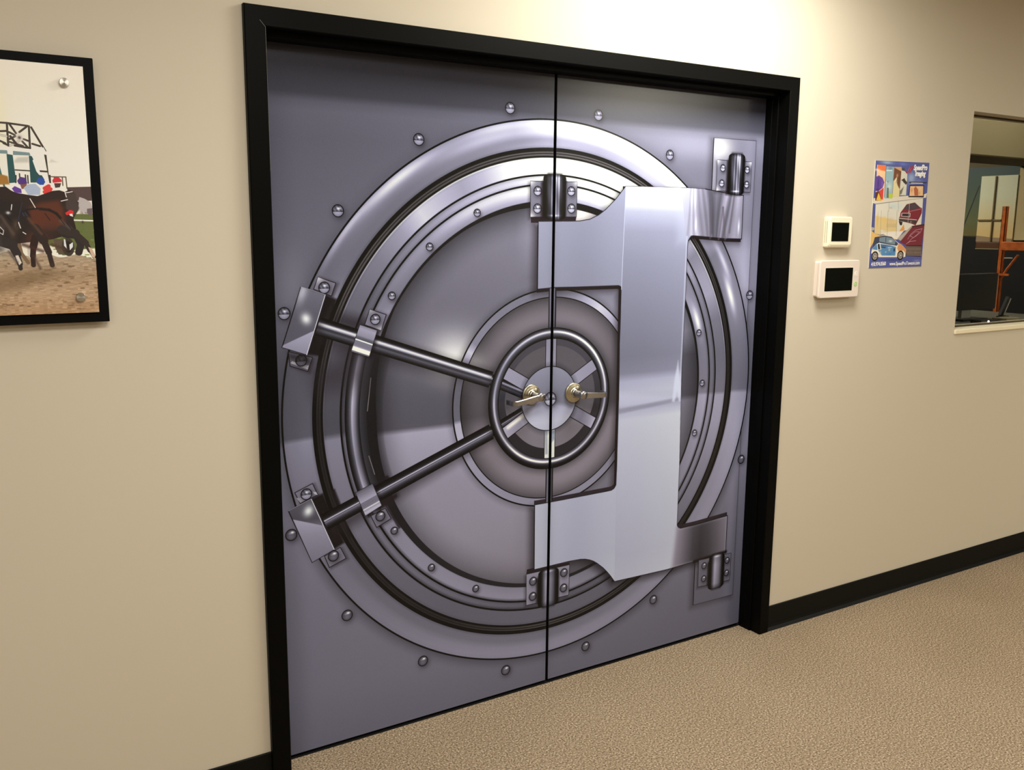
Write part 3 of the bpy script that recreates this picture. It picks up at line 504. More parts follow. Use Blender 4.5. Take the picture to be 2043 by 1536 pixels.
def metal(g, warm=0.0):
    """grey level of the printed steel -> its slightly violet tint, turning to cream in the brightest parts"""
    g = np.asarray(g, np.float32); k = np.clip((g-165)/70, 0, 1)
    r = g*(.985+.02*k); gg = g*(.955+.05*k); b = g*(1.055-.13*k)
    if np.any(warm): r = r+warm*.5*g/100; b = b-warm*g/100
    return np.stack([r, gg, b], -1)

# ------------------------------------------------------------------ the vault picture printed on the two door leaves.
# The photograph shows a flat vinyl wrap: its drawn lights and darks are ink on the door.
CX, CZ, ASP, HZ = 0.0015, 1.0365, 1.0155, 0.984
def lerp(x, st): return np.interp(x, [a for a, b in st], [b for a, b in st]).astype(np.float32)
def cyc(deg, st):
    st = sorted((a % 360, b) for a, b in st)
    st = [(st[-1][0]-360, st[-1][1])]+st+[(st[0][0]+360, st[0][1])]
    return lerp(deg % 360, st)

def vault_art():
    A = Art(-.962, .956, .004, 2.10, 1250, (110, 105, 115))
    X, Z = np.meshgrid(A.xs, A.zs)
    U = (X-CX)/ASP; V = Z-CZ; R = np.hypot(U, V); TH = np.degrees(np.arctan2(V, U)) % 360
    def full(c, col): A.C[:] = A.C*(1-c[..., None])+col*c[..., None]
    def ringcov(r0, r1): return np.clip(.5+(R-r0)*A.ppm, 0, 1)*np.clip(.5+(r1-R)*A.ppm, 0, 1)
    def rline(r, w, g=20, a=1.0): full(np.clip(.5-(np.abs(R-r)-w)*A.ppm, 0, 1)*a, metal(np.float32(g)))
    # plate: dark head band, step at 1.965, mid greys, light again under the horizon line
    left = lerp(Z, [(0, 108), (.2, 116), (.5, 118), (.8, 128), (HZ-.012, 136), (HZ+.012, 90), (1.15, 88), (1.4, 102), (1.6, 100), (1.85, 94), (1.925, 98), (1.950, 90), (1.972, 64), (2.1, 54)])
    right = lerp(Z, [(0, 104), (.2, 108), (.5, 120), (.8, 142), (HZ-.012, 140), (HZ+.012, 112), (1.2, 108), (1.4, 134), (1.6, 122), (1.75, 112), (1.85, 114), (1.925, 126), (1.950, 116), (1.972, 78), (2.1, 64)])
    k = lerp(X, [(-.4, 0), (.55, 1)]); A.C[:] = metal(left*(1-k)+right*k)
    full(np.exp(-((X-.62)/.22)**2-((Z-1.90)/.05)**2)*.35, np.float32([190, 186, 200]))
    full(np.exp(-((X+.90)/.05)**2-((Z-1.45)/.10)**2)*.25, np.float32([160, 158, 165]))
    full(.28*np.clip(1-np.abs(X+.962)/.11, 0, 1)**1.5, metal(np.float32(60)))
    # long strip behind the right hinges
    L = ART['longplate']
    A.poly(L, (25, 18, 22), soft=.03, alpha=.55, off=(-.012, -.006))
    A.poly(L, lambda x, z: metal(lerp(z, [(.14, 98), (.3, 100), (.6, 118), (HZ-.01, 150), (HZ+.01, 116), (1.2, 118), (1.40, 158), (1.52, 145), (1.62, 112), (1.8, 112), (1.94, 118)])+12*np.exp(-((x-.88)/.03)**2)), edge=(45, 38, 42), ew=.0009)
    A.blob((.725, 1.905), .07, .05, (242, 236, 222), .75, clip=L); A.blob((.715, 1.80), .02, .12, (205, 200, 205), .5, clip=L)
    A.line((.6958, .145), (.6955, 1.936), .002, (22, 16, 20))
    for b in ART['bolts']: bolt(A, b, .0172)
    # ring shadow on the plate, then the rings from the outside in
    full((R > .917)*np.clip(1-(R-.918)/.045, 0, 1)**1.6*.42*lerp(Z, [(0, 1), (.6, .95), (1.5, .45), (1.9, .25)]), metal(np.float32(28)))
    s = (R-.830)/(.918-.830)
    oin = cyc(TH, [(90, 165), (78, 150), (64, 172), (52, 166), (40, 140), (34, 108), (20, 128), (10, 112), (0, 108), (-2.6, 112), (-3.6, 160), (-12, 160), (-30, 140), (-48, 130), (-70, 118), (-90, 112), (-112, 112), (-130, 108), (-150, 106), (-165, 116), (-176, 138), (-176.7, 142), (182.3, 92), (176, 88), (165, 88), (157, 96), (152, 112), (145, 106), (130, 106), (118, 116), (108, 124), (98, 142)])
    oout = cyc(TH, [(90, 240), (80, 250), (60, 253), (50, 250), (42, 200), (34, 112), (20, 132), (10, 118), (0, 110), (-2.6, 112), (-3.6, 162), (-12, 168), (-30, 150), (-48, 142), (-70, 142), (-90, 148), (-112, 145), (-130, 132), (-150, 118), (-165, 118), (-176.7, 132), (182.3, 86), (170, 84), (160, 92), (150, 102), (140, 116), (131, 124), (122, 128), (112, 136), (100, 158)])
    kk = lerp(s, [(0, 0), (.30, .12), (.55, .75), (1, 1)])
    g = oin*(1-kk)+oout*kk
    g = g*lerp(s, [(0, .86), (.10, 1.0), (.8, 1.0), (.95, .95), (1, .82)])
    # streaks of light on the outer ring
    def streak(th, w, sc, sw, amp): return amp*np.exp(-(((TH-th+180) % 360-180)/w)**2-((s-sc)/sw)**2)
    g = g+streak(128, 9, .80, .17, 92)+streak(108, 10, .55+.0, .2, 34)+streak(22.5, 4.5, .42, .14, 110)+streak(31, 5, .62, .12, 75)+streak(157.5, 4, .08, .10, 95)+streak(68, 16, .72, .3, 20)+streak(142, 7, .90, .11, 66)+streak(104, 8, .86, .14, 40)
    # faded swath near the crown of the ring
    g = g-streak(96, 9, .30, .16, 18)
    full(ringcov(.830, .918), metal(np.clip(g, 0, 254)))
    rline(.918, .0028, 6)
    full(ringcov(.796, .830), metal(np.float32(9)+0*R))
    gr = cyc(TH, [(90, 84), (60, 84), (120, 66), (150, 78), (180, 34), (-120, 40), (-90, 74), (-45, 40), (0, 34), (30, 56)])
    full(ringcov(.8045, .8175), np.stack([gr, gr*.93, gr*.90], -1)); rline(.8115, .0016, 24)
    s = (R-.744)/(.797-.744)
    g = cyc(TH, [(90, 246), (75, 252), (60, 248), (50, 238), (103, 222), (110, 172), (116, 150), (122, 172), (128, 196), (134, 150), (142, 122), (152, 104), (165, 84), (180, 76), (182.5, 78), (-176, 132), (-160, 118), (-140, 104), (-120, 98), (-90, 100), (-60, 96), (-45, 104), (-30, 122), (-12, 152), (-4, 156), (-3, 112), (8, 104), (18, 112), (26, 150), (32, 140), (38, 118)])
    full(ringcov(.744, .797), metal(np.clip(g*lerp(s, [(0, .92), (.12, 1.0), (.8, 1.0), (1, .9)]), 0, 254)))
    full(ringcov(.7945, .7985)*.8*lerp(Z, [(.9, .15), (1.2, .8)]), metal(cyc(TH, [(90, 250), (140, 210), (165, 110), (0, 130), (30, 215)])))
    g = cyc(TH, [(90, 232), (60, 240), (105, 190), (120, 160), (135, 128), (150, 98), (170, 78), (182.5, 76), (-176, 118), (-150, 112), (-120, 106), (-90, 92), (-60, 92), (-30, 122), (-4, 142), (-3, 106), (15, 108), (30, 126)])
    full(ringcov(.714, .745), metal(g*lerp((R-.714)/.03, [(0, .82), (.35, 1), (1, .95)])))
    s = (R-.662)/(.712-.662)
    gi = cyc(TH, [(90, 172), (75, 180), (62, 200), (105, 158), (120, 140), (132, 126), (148, 114), (156, 175), (162, 140), (-160, 132), (-140, 140), (-120, 140), (-105, 132), (-90, 138), (-70, 112), (-40, 118), (-4, 155), (-3, 118), (14, 112), (24, 150), (34, 128)])
    go = cyc(TH, [(90, 246), (75, 252), (62, 245), (105, 205), (118, 190), (130, 148), (148, 120), (156, 130), (162, 122), (-160, 126), (-140, 140), (-120, 145), (-105, 142), (-90, 146), (-70, 118), (-40, 122), (-4, 160), (-3, 120), (14, 116), (24, 132), (34, 120)])
    kk = lerp(s, [(.15, 0), (.6, 1)])
    g = gi*(1-kk)+go*kk+105*np.exp(-((TH-20)/4.5)**2-((s-.45)/.22)**2)
    full(ringcov(.660, .713), metal(np.clip(g*lerp(s, [(0, .9), (.1, 1.0), (.9, 1), (1, .88)]), 0, 252)))
    for r in (.7435, .7135): full(np.clip(1-np.abs(R-r+.004)/.008, 0, 1)*.45*lerp(Z, [(.9, 1), (1.5, .35)]), metal(np.float32(25)))
    rline(.7435, .0030, 6); rline(.7135, .0030, 6)
    full(ringcov(.60, .662), metal(cyc(TH, [(90, 14), (40, 14), (0, 16), (-60, 22), (-90, 34), (-130, 32), (-160, 22), (180, 18), (150, 18)])))
    # recessed disc
    rin = cyc(TH, [(90, .640), (60, .640), (120, .652), (150, .655), (180, .630), (-160, .635), (-140, .640), (-90, .650), (-60, .650), (-20, .655), (15, .652), (40, .645)])
    c = np.clip(.5+(rin-R)*A.ppm, 0, 1)
    gl = lerp(Z, [(.37, 128), (.6, 142), (.8, 146), (.93, 158), (HZ-.008, 164), (HZ+.010, 84), (1.08, 86), (1.2, 96), (1.33, 104), (1.5, 112), (1.7, 122)])
    gr = lerp(Z, [(.37, 105), (.6, 110), (.93, 118), (HZ-.008, 122), (HZ+.012, 78), (1.15, 84), (1.24, 150), (1.3, 150), (1.45, 95), (1.6, 210), (1.7, 225)])
    k = lerp(X, [(-.15, 0), (.15, 1)]); g = gl*(1-k)+gr*k
    g = g*(1-.50*np.clip(1-(rin-R)/.10, 0, 1)**1.7*lerp(Z, [(.5, .55), (1.0, .8), (1.6, 1.0)]))
    col = metal(g); warm = lerp(Z, [(.3, .45), (.9, .1), (1.0, .05), (1.6, .1)])
    col[..., 0] *= 1+.05*warm; col[..., 2] *= 1-.09*warm
    full(c, col)
    full(c*np.exp(-((X+.376)/.075)**2-((Z-1.205)/.062)**2)*.95, np.float32([244, 242, 226])); full(c*np.exp(-((X+.39)/.13)**2-((Z-1.25)/.07)**2)*.40, np.float32([190, 186, 192]))
    full(c*np.exp(-((X-.10)/.09)**2-((Z-1.66)/.05)**2)*.9, np.float32([232, 222, 206]))
    # medallion
    full((R > .370)*np.clip(1-(R-.372)/.03, 0, 1)**1.5*.35, metal(np.float32(35)))
    full(ringcov(.345, .373), metal(cyc(TH, [(90, 100), (75, 130), (58, 190), (45, 160), (35, 118), (0, 110), (-30, 112), (-60, 138), (-90, 138), (-120, 142), (-150, 150), (-165, 175), (-172, 172), (-174, 100), (170, 96), (155, 150), (150, 190), (145, 130), (125, 118), (105, 112)])))
    rline(.373, .0026, 8); rline(.345, .0024, 8)
    c = np.clip(.5+(.344-R)*A.ppm, 0, 1)
    g = lerp(Z, [(.69, 132), (.85, 122), (.95, 118), (HZ-.03, 112), (HZ+.02, 76), (1.08, 80), (1.2, 100), (1.3, 112), (1.38, 104)])
    g = g*(1-.42*np.clip(1-(.344-R)/.06, 0, 1)**1.6)
    col = metal(g); col[..., 0] *= 1.04; col[..., 2] *= .95; full(c, col)
    full(c*np.exp(-((X+.31)/.05)**2-((Z-1.17)/.05)**2)*.55, np.float32([200, 196, 190]))
    for b in ART['small']: bolt(A, b, .0118)
    # the armoured bar's shadow in its cut-out
    arm = ART['arm']
    A.poly(arm, (14, 9, 11), soft=.030, alpha=.75, off=(-.016, -.012))
    upb, lob = [(-1, 1.04), (1, 1.04), (1, 2.2), (-1, 2.2)], [(-1, 0), (1, 0), (1, 1.04), (-1, 1.04)]
    A.poly(arm, (24, 17, 19), off=(-.0035, -.0115), alpha=.95, clip=upb); A.poly(arm, (38, 31, 36), off=(-.0030, .0150), alpha=.95, clip=lob); A.poly(ART['col'], (22, 16, 18), off=(-.0125, 0), alpha=.95)
    # rail joining the two left clamps
    TR = np.degrees(np.arctan2(V, U)) % 360
    seg = lerp(TR, [(158.5, 0), (159.5, 1), (204.5, 1), (205.5, 0)])
    full(seg*np.clip(1-np.abs(R-.664)/.055, 0, 1)**.6*.92*(R < .70), metal(np.float32(24)))
    t = (R-.708)/.0235
    g = cyc(TR, [(160, 1.0), (172, 1.0), (182, .85), (190, .75), (205, 1.0)])*lerp(t, [(-1, 16), (-.72, 60), (-.45, 120), (-.15, 170), (.05, 200), (.2, 120), (.5, 62), (.8, 22), (1, 10)])
    full(seg*np.clip(.5+(1-np.abs(t))*.0235*A.ppm, 0, 1), metal(g))
    A.line((-.668, 1.06), (-.655, 1.16), .0012, (120, 112, 112)); A.line((-.666, .92), (-.648, .86), .0012, (120, 112, 112))
    # shadows cast by boxes, clamps and rods
    for n_ in ('ubox_sh', 'lbox_sh'): A.poly(ART[n_], (14, 10, 11), soft=.006, alpha=.93)
    for n_ in ('lshade', 'lshade3', 'lshade2'): A.poly(ART[n_], (26, 20, 23), soft=.004, alpha=.85)
    A.poly([(-.77, 1.22), (-.85, 1.20), (-.83, 1.13), (-.66, 1.13), (-.64, 1.30), (-.72, 1.31)], (40, 34, 38), soft=.05, alpha=.55)
    A.line((-.745, 1.34), (-.64, 1.31), .02, (25, 20, 24), soft=.025, alpha=.6)
    u0, u1 = ART['urod']; l0, l1 = ART['lrod']
    A.line((u0[0]+.02, u0[1]-.045), (u1[0], u1[1]-.028), .012, (32, 26, 30), soft=.03, alpha=.5); A.line(u0, (u1[0], u1[1]+.012), .022, (32, 26, 30), soft=.02, alpha=.45)
    A.line((l0[0]+.03, l0[1]-.03), (l1[0], l1[1]-.012), .02, (34, 28, 30), soft=.03, alpha=.6)
    for n_, h in (('utab', 0), ('utab2', 1), ('uctab', 0), ('ltab', 0), ('ltab2', 2), ('lctab', 2)):
        P = ART[n_]; A.poly(P, (20, 14, 18), soft=.012, alpha=.6, off=(.006, -.003))
        A.poly(P, metal(np.float32([122, 92, 118][h])), edge=(28, 22, 26), ew=.0012)
    tp = ART['utab']; A.blob(tp[0], .02, .02, (225, 222, 222), .7, clip=tp); tp = ART['uctab']; A.blob(tp[2], .025, .015, (215, 212, 210), .7, clip=tp); A.blob(tp[0], .02, .012, (190, 188, 190), .6, clip=tp)
    A.poly([(-.9, 1.222), (-.85, 1.2), (-.846, 1.212), (-.868, 1.214), (-.895, 1.228)], (165, 160, 162)); A.poly([(-.896, .822), (-.884, .805), (-.872, .811), (-.872, .82)], (150, 146, 150)); A.poly([(-.842, .826), (-.831, .822), (-.835, .831), (-.845, .834)], (190, 188, 190))
    for n_, r in (('utab_b', .0165), ('uctab_b', .0155), ('ltab_b', .0165), ('lctab_b', .0155)):
        for i, b in enumerate(ART[n_]): bolt(A, b, r, dim=.55 if (n_ == 'utab_b' and i == 1) else 1.0)
    A.poly([(-.905, 1.250), (-.85, 1.238), (-.842, 1.22), (-.90, 1.234)], (30, 25, 27), soft=.012, alpha=.8)
    urod = [(-1, 6), (-.82, 18), (-.55, 56), (-.35, 86), (-.15, 50), (.0, 64), (.10, 150), (.26, 226), (.36, 205), (.46, 96), (.56, 34), (.8, 10), (1, 6)]
    lrod = [(-1, 6), (-.75, 14), (-.45, 44), (-.22, 86), (-.08, 128), (.0, 52), (.07, 165), (.17, 192), (.24, 60), (.45, 24), (.8, 10), (1, 6)]
    A.rod(ART['urod2'][0], ART['urod2'][1], .0185, [(a, b*.62+8) for a, b in urod]); A.rod(ART['lrod2'][0], ART['lrod2'][1], .0185, [(a, b*.75) for a, b in lrod])
    A.rod(u0, u1, .0270, urod); A.rod(l0, l1, .0270, lrod)
    A.blob((u0[0], u0[1]), .02, .03, (30, 26, 28), .5)
    # boxes and wave clamps
    for n_, sgn in (('ubox', 1), ('lbox', -1)):
        P = ART[n_]
        A.poly(P, lambda x, z: metal(lerp(z, [(1.23, 96), (1.30, 88), (1.35, 90), (1.42, 108)] if sgn > 0 else [(.61, 150), (.70, 140), (.75, 74), (.81, 92)])), edge=(18, 14, 18), ew=.0016)
        A.poly(ART[n_+'_hz'], lambda x, z: metal(lerp(z, [(1.24, 138), (1.31, 168)] if sgn > 0 else [(.61, 118), (.70, 142), (.76, 170)])), soft=.0015, clip=P)
        A.blob(ART[n_+'_sp'][0], .016, .019, (240, 240, 232), .95, rot=.5*sgn, clip=P)
        a, b = (P[1], P[2]); A.line(a, b, .0011, (214, 212, 220)); A.line(P[0], P[1], .0009, (150, 148, 155))
    A.blob(ART['ubox_sp'][1], .016, .04, (200, 199, 205), .7, rot=-.35, clip=ART['ubox'])
    for n_, st in (('uclamp', [(0, 128), (.12, 160), (.36, 140), (.43, 92), (.50, 84), (.515, 235), (.545, 235), (.56, 120), (.70, 118), (.76, 132), (.80, 238), (.93, 236), (.94, 90), (.97, 120), (1, 60)]), ('lclamp', [(0, 88), (.1, 112), (.35, 152), (.47, 168), (.50, 110), (.56, 118), (.60, 112), (.72, 120), (.76, 225), (.80, 150), (.90, 185), (.96, 165), (1, 110)])):
        P = ART[n_]; A.poly(P, (14, 10, 12), soft=.01, alpha=.7, off=(.008, -.004))
        a = np.array(P[0]); d = np.array(P[3])-a; Ld = float(d@d)
        A.poly(P, lambda x, z: metal(lerp(((x-a[0])*d[0]+(z-a[1])*d[1])/Ld, st)), edge=(30, 26, 30), ew=.0009)
    # vertical bar through the wheel
    vr = [(-1, 12), (-.7, 30), (-.45, 120), (-.3, 190), (-.1, 120), (.1, 60), (.5, 130), (.7, 70), (.85, 25), (1, 10)]
    A.rod((.0, 1.262), (.0, 1.412), .0155, vr); A.rod((-.0015, .66), (-.0015, .81), .0155, vr)
    # wheel
    full((R > .24)*np.clip(1-(R-.244)/.03, 0, 1)**1.5*.45, metal(np.float32(26)))
    c = np.clip(.5+(.208-R)*A.ppm, 0, 1)
    g = lerp(Z, [(.83, 118), (.95, 116), (1.0, 92), (1.05, 78), (1.15, 84), (1.25, 80)]); col = metal(g); col[..., 0] *= 1.03; col[..., 2] *= .95; full(c, col)
    sh = np.clip(.5+(R-cyc(TH, [(90, .183), (45, .184), (0, .180), (-45, .172), (-90, .170), (-135, .172), (180, .182), (135, .184)]))*A.ppm, 0, 1)
    full(c*sh*.85, metal(cyc(TH, [(90, 62), (45, 62), (10, 44), (-30, 32), (-90, 22), (-150, 28), (180, 44), (135, 62)])))
    A.rod(ART['urod2'][0], ART['urod2'][1], .0185, [(a_, b_*.62+8) for a_, b_ in urod]); A.rod(ART['lrod2'][0], ART['lrod2'][1], .0185, [(a_, b_*.75) for a_, b_ in lrod])
    SP = {90: [(0, 150), (1, 132)], 150: [(0, 142), (1, 150)], 30: [(0, 150), (1, 142)], 210: [(0, 200), (.35, 150), (1, 175)], 330: [(0, 120), (.5, 112), (1, 175)], 270: [(0, 238), (1, 228)]}
    for th, st in SP.items():
        ca, sa = math.cos(math.radians(th)), math.sin(math.radians(th)); c0 = (CX-.004, CZ+.002)
        P = [(c0[0]+(ca*r*ASP-sa*w), c0[1]+sa*r+ca*w) for r, w in ((.10, -.0215), (.21, -.0215), (.21, .0215), (.10, .0215))]
        A.poly(P, lambda x, z: metal(lerp((np.hypot(x-c0[0], z-c0[1])-.10)/.11, st)), edge=(20, 15, 18), ew=.0014)
        if th == 270: A.poly([(-.020, .845), (-.010, .845), (-.012, .93), (-.024, .93)], (166, 168, 172), soft=.003); A.poly([(.002, .925), (.018, .925), (.018, .895), (.006, .885)], (150, 158, 168), soft=.004)
        if th == 210: A.line((-.17, .955), (-.11, .99), .006, (236, 230, 214), soft=.006)
    t = (R-.2055)/(.2445-.2055)
    H = cyc(TH, [(90, 178), (75, 200), (55, 246), (42, 240), (25, 190), (8, 165), (-3, 120), (-15, 150), (-40, 150), (-62, 160), (-90, 210), (-112, 222), (-128, 222), (-145, 160), (180, 150), (170, 120), (150, 110), (130, 140), (115, 160)])
    pk = cyc(TH, [(90, .62), (45, .62), (0, .52), (-45, .40), (-90, .34), (-135, .36), (180, .45), (135, .58)])
    g = 10+H*np.exp(-((t-pk)/.12)**2)+62*np.exp(-((t-pk+.20)/.22)**2)+34*np.exp(-((t-pk-.20)/.16)**2)
    g = g*lerp(t, [(-.02, .3), (.12, 1), (.86, 1), (1.0, .4)])
    full(np.clip(.5+(.2445-R)*A.ppm, 0, 1)*np.clip(.5+(R-.2055)*A.ppm, 0, 1), metal(np.clip(g, 0, 250)))
    # hub plate and its centre ball
    HU, HV = -.006, 1.0385
    rr = np.hypot((X-HU)/ASP, Z-HV)
    full((rr < .16)*np.clip(1-(rr-.110)/.02, 0, 1)*(rr > .11)*.4, metal(np.float32(30)))
    wav = HZ+.016+.022*np.clip(np.cos((X-HU)/.055), -.2, 1)*(np.abs(X-HU) < .11)
    g = np.where(Z > wav, lerp(Z, [(1.0, 122), (1.06, 118), (1.15, 138)]), lerp(Z, [(.92, 176), (.96, 182), (1.02, 160)]))
    tr = np.clip((Z-wav)/.016+.5, 0, 1); g = lerp(Z, [(1.0, 122), (1.06, 118), (1.15, 138)])*tr+lerp(Z, [(.92, 174), (.96, 182), (1.02, 158)])*(1-tr)
    full(np.clip(.5+(.1105-rr)*A.ppm, 0, 1), metal(g)*np.float32([1.0, 1.02, 1.02])); full(np.clip(.5-(np.abs(rr-.1105)-.0014)*A.ppm, 0, 1), metal(np.float32(18)))
    full(np.clip(1-np.hypot((X+.004)/.035, (Z-1.033)/.032), 0, 1)**.7*.45, metal(np.float32(70))); bolt(A, (-.0025, 1.0365), .0235, bright=1.2)
    # armoured bar
    A.poly(arm, lambda x, z: metal(lerp(z, [(.32, 188), (.45, 180), (.7, 182), (HZ-.03, 172), (HZ, 142), (1.2, 136), (1.45, 140), (1.62, 146), (1.75, 156)])-10*np.exp(-((x-.12)/.1)**2))*np.float32([.985, 1.015, 1.02]), edge=(34, 30, 38), ew=.0014)
    A.poly(ART['col'], lambda x, z: metal(lerp(z, [(.32, 184), (.42, 178), (.55, 180), (.8, 186), (.93, 190), (.957, 172), (.972, 142), (.985, 168), (1.03, 178), (1.07, 168), (1.10, 128), (1.16, 118), (1.3, 126), (1.5, 138), (1.60, 148), (1.67, 178), (1.72, 240), (1.757, 252)])+lerp(x, [(.3, -3), (.40, 0), (.52, 6), (.58, 10)]))*np.float32([.985, 1.01, 1.02]), clip=arm)
    A.line((.2972, 1.752), (.2903, 1.40), .0010, (190, 192, 206)); A.line((.2938, 1.0), (.2972, .322), .0008, (160, 162, 174), alpha=.5)
    A.poly([(.290, 1.03), (.58, .995), (.585, .965), (.292, .955)], (205, 206, 218), soft=.016, alpha=.35, clip=arm); A.poly([(.291, .972), (.588, .992), (.588, .978), (.291, .954)], (118, 114, 130), soft=.006, alpha=.55, clip=arm)
    A.poly([(.566, 1.13), (.580, 1.05), (.588, .975), (.578, .975), (.567, 1.01), (.556, .975), (.544, .978), (.552, 1.06)], (208, 210, 224), soft=.006, alpha=.75, clip=arm); A.line((.580, 1.0), (.586, 1.7), .003, (205, 206, 218), soft=.003, alpha=.5)
    ra = ART['ruarm']
    stripes = [(.55, 225), (.585, 215), (.592, 158), (.603, 245), (.612, 180), (.622, 240), (.632, 190), (.645, 150), (.660, 175), (.672, 130), (.685, 158), (.697, 98), (.708, 84), (.722, 120), (.735, 92), (.750, 170), (.760, 190), (.772, 120), (.780, 98), (.792, 170), (.803, 140), (.818, 172), (.828, 190), (.838, 178), (.860, 150)]
    def ru(x, z):
        w = (z-1.66)*.22*np.sin((x-.60)*26)
        return metal(lerp(x+w, stripes)*lerp(z, [(1.575, .78), (1.66, .78), (1.75, .92)]))*np.float32([1.0, .985, .975])
    A.poly(ra, ru, clip=arm, alpha=.92)
    A.poly([(.54, 1.77), (.60, 1.77), (.60, 1.56), (.54, 1.56)], (186, 188, 204), soft=.03, alpha=.45, clip=arm)
    for x_, z_, h_, a_ in ((.625, 1.625, .03, .7), (.842, 1.62, .03, .7), (.600, 1.72, .03, .55), (.618, 1.72, .035, .5), (.705, 1.58, .012, .3)): A.blob((x_, z_), .006, h_, (238, 238, 242), a_, clip=arm)
    for a_, b_ in (((.742, 1.575), (.757, 1.69)), ((.775, 1.575), (.757, 1.69)), ((.70, 1.58), (.69, 1.74)), ((.795, 1.6), (.81, 1.73))): A.line(a_, b_, .0045, (84, 76, 84), soft=.004, alpha=.6)
    A.poly(ART['rlarm'], lambda x, z: metal(lerp(x, [(.58, 150), (.62, 118), (.68, 66), (.72, 52), (.76, 66), (.80, 88), (.86, 124)])+lerp(z, [(.33, -4), (.48, 8)]))*np.float32([1.0, .97, .95]), soft=.018, clip=arm, grow=.004)
    A.line((.8601, 1.5754), (.8586, 1.7372), .0014, (30, 24, 28)); A.line((.8593, .4853), (.8592, .3321), .0016, (14, 10, 12)); A.path([(.611, .4743), (.6916, .4758), (.8593, .4853)], .0015, (18, 14, 16)); A.path([(.2972, .322), (.5495, .319), (.752, .3263), (.8592, .3321)], .0014, (34, 28, 34))
    A.path(arm[14:20], .0016, (24, 20, 26))
    # hinges
    A.poly(ART['tplate_d'], (34, 24, 30)); A.poly(ART['bplate_d'], (34, 26, 30)); A.line((.69, .325), (.86, .334), .006, (20, 14, 16), soft=.006)
    for n_, cyl, wn, g0, top in (('tplate', 'tcyl', 'tcyl_w', 116, 1), ('bplate', 'bcyl', 'bcyl_w', 142, 0), ('ruplate', 'rucyl', 'rucyl_w', 112, 1), ('rlplate', 'rlcyl', 'rlcyl_w', 104, 0)):
        P = ART[n_]; A.poly(P, (20, 14, 18), soft=.012, alpha=.5, off=(-.006, -.006), clip=None)
        A.poly(P, lambda x, z: metal(np.float32(g0)+0*x), edge=(34, 28, 32), ew=.0010)
        if top:
            for q in (P[0], P[1], P[3]): A.blob(q, .02, .018, (244, 238, 228), .7, clip=P)
        for b in ART[n_+'_b']: bolt(A, b, .0150 if n_[0] in 'tb' else .0125, bright=1.15 if top else 1.0, dome=not top)
        (tx, tz), (bx, bz) = ART[cyl]; hw = (ART[wn][1][0]-ART[wn][0][0])/2; xc = (ART[wn][1][0]+ART[wn][0][0])/2
        cylinder(A, xc, bz, tz, hw, top)
    # a faint grain over everything
    # the two wraps meet the black gap with a thin shaded hem
    full(.22*np.exp(-np.abs(X)/.012), metal(np.float32(60)))
    return A

def bolt(A, c, r, bright=1.0, dim=1.0, dome=None):
    x0, z0 = c
    if dome is None: dome = z0 < .75
    A.blob((x0+.004, z0-.006), r*1.25, r*1.25, (24, 18, 22), .65)
    q = A.win(x0-r*1.3, x0+r*1.3, z0-r*1.3, z0+r*1.3)
    if q is None: return
    sl, X, Z = q; u = (X-x0)/r; v = (Z-z0)/r; d = np.hypot(u, v)
    nz = np.sqrt(np.clip(1-d*d, 0, 1))
    if dome:
        g = 22+78*nz+24*np.clip(-v, 0, 1)*nz
        g = g+175*np.exp(-((u-.22)/.34)**2-((v-.42)/.20)**2)+40*np.exp(-((u+.3)/.2)**2-((v-.25)/.1)**2)
    else:
        up = v > -.12
        g = np.where(up, 34+70*nz, 92+72*nz)
        g = g+np.where(up, 130*np.exp(-((u-.18)/.36)**2-((v-.38)/.20)**2)+28*np.sin(u*9+v*5)*nz, 0)
        g = g-62*np.exp(-((v+.10)/.08)**2)
    g = g*np.clip(.25+1.5*nz, 0, 1)*bright*dim
    A.put(sl, A.cov((d-1)*r), metal(np.clip(g, 0, 250)), X, Z)
    A.put(sl, A.cov(np.abs(d-1)*r-.0012), np.float32([8, 6, 8]), X, Z)

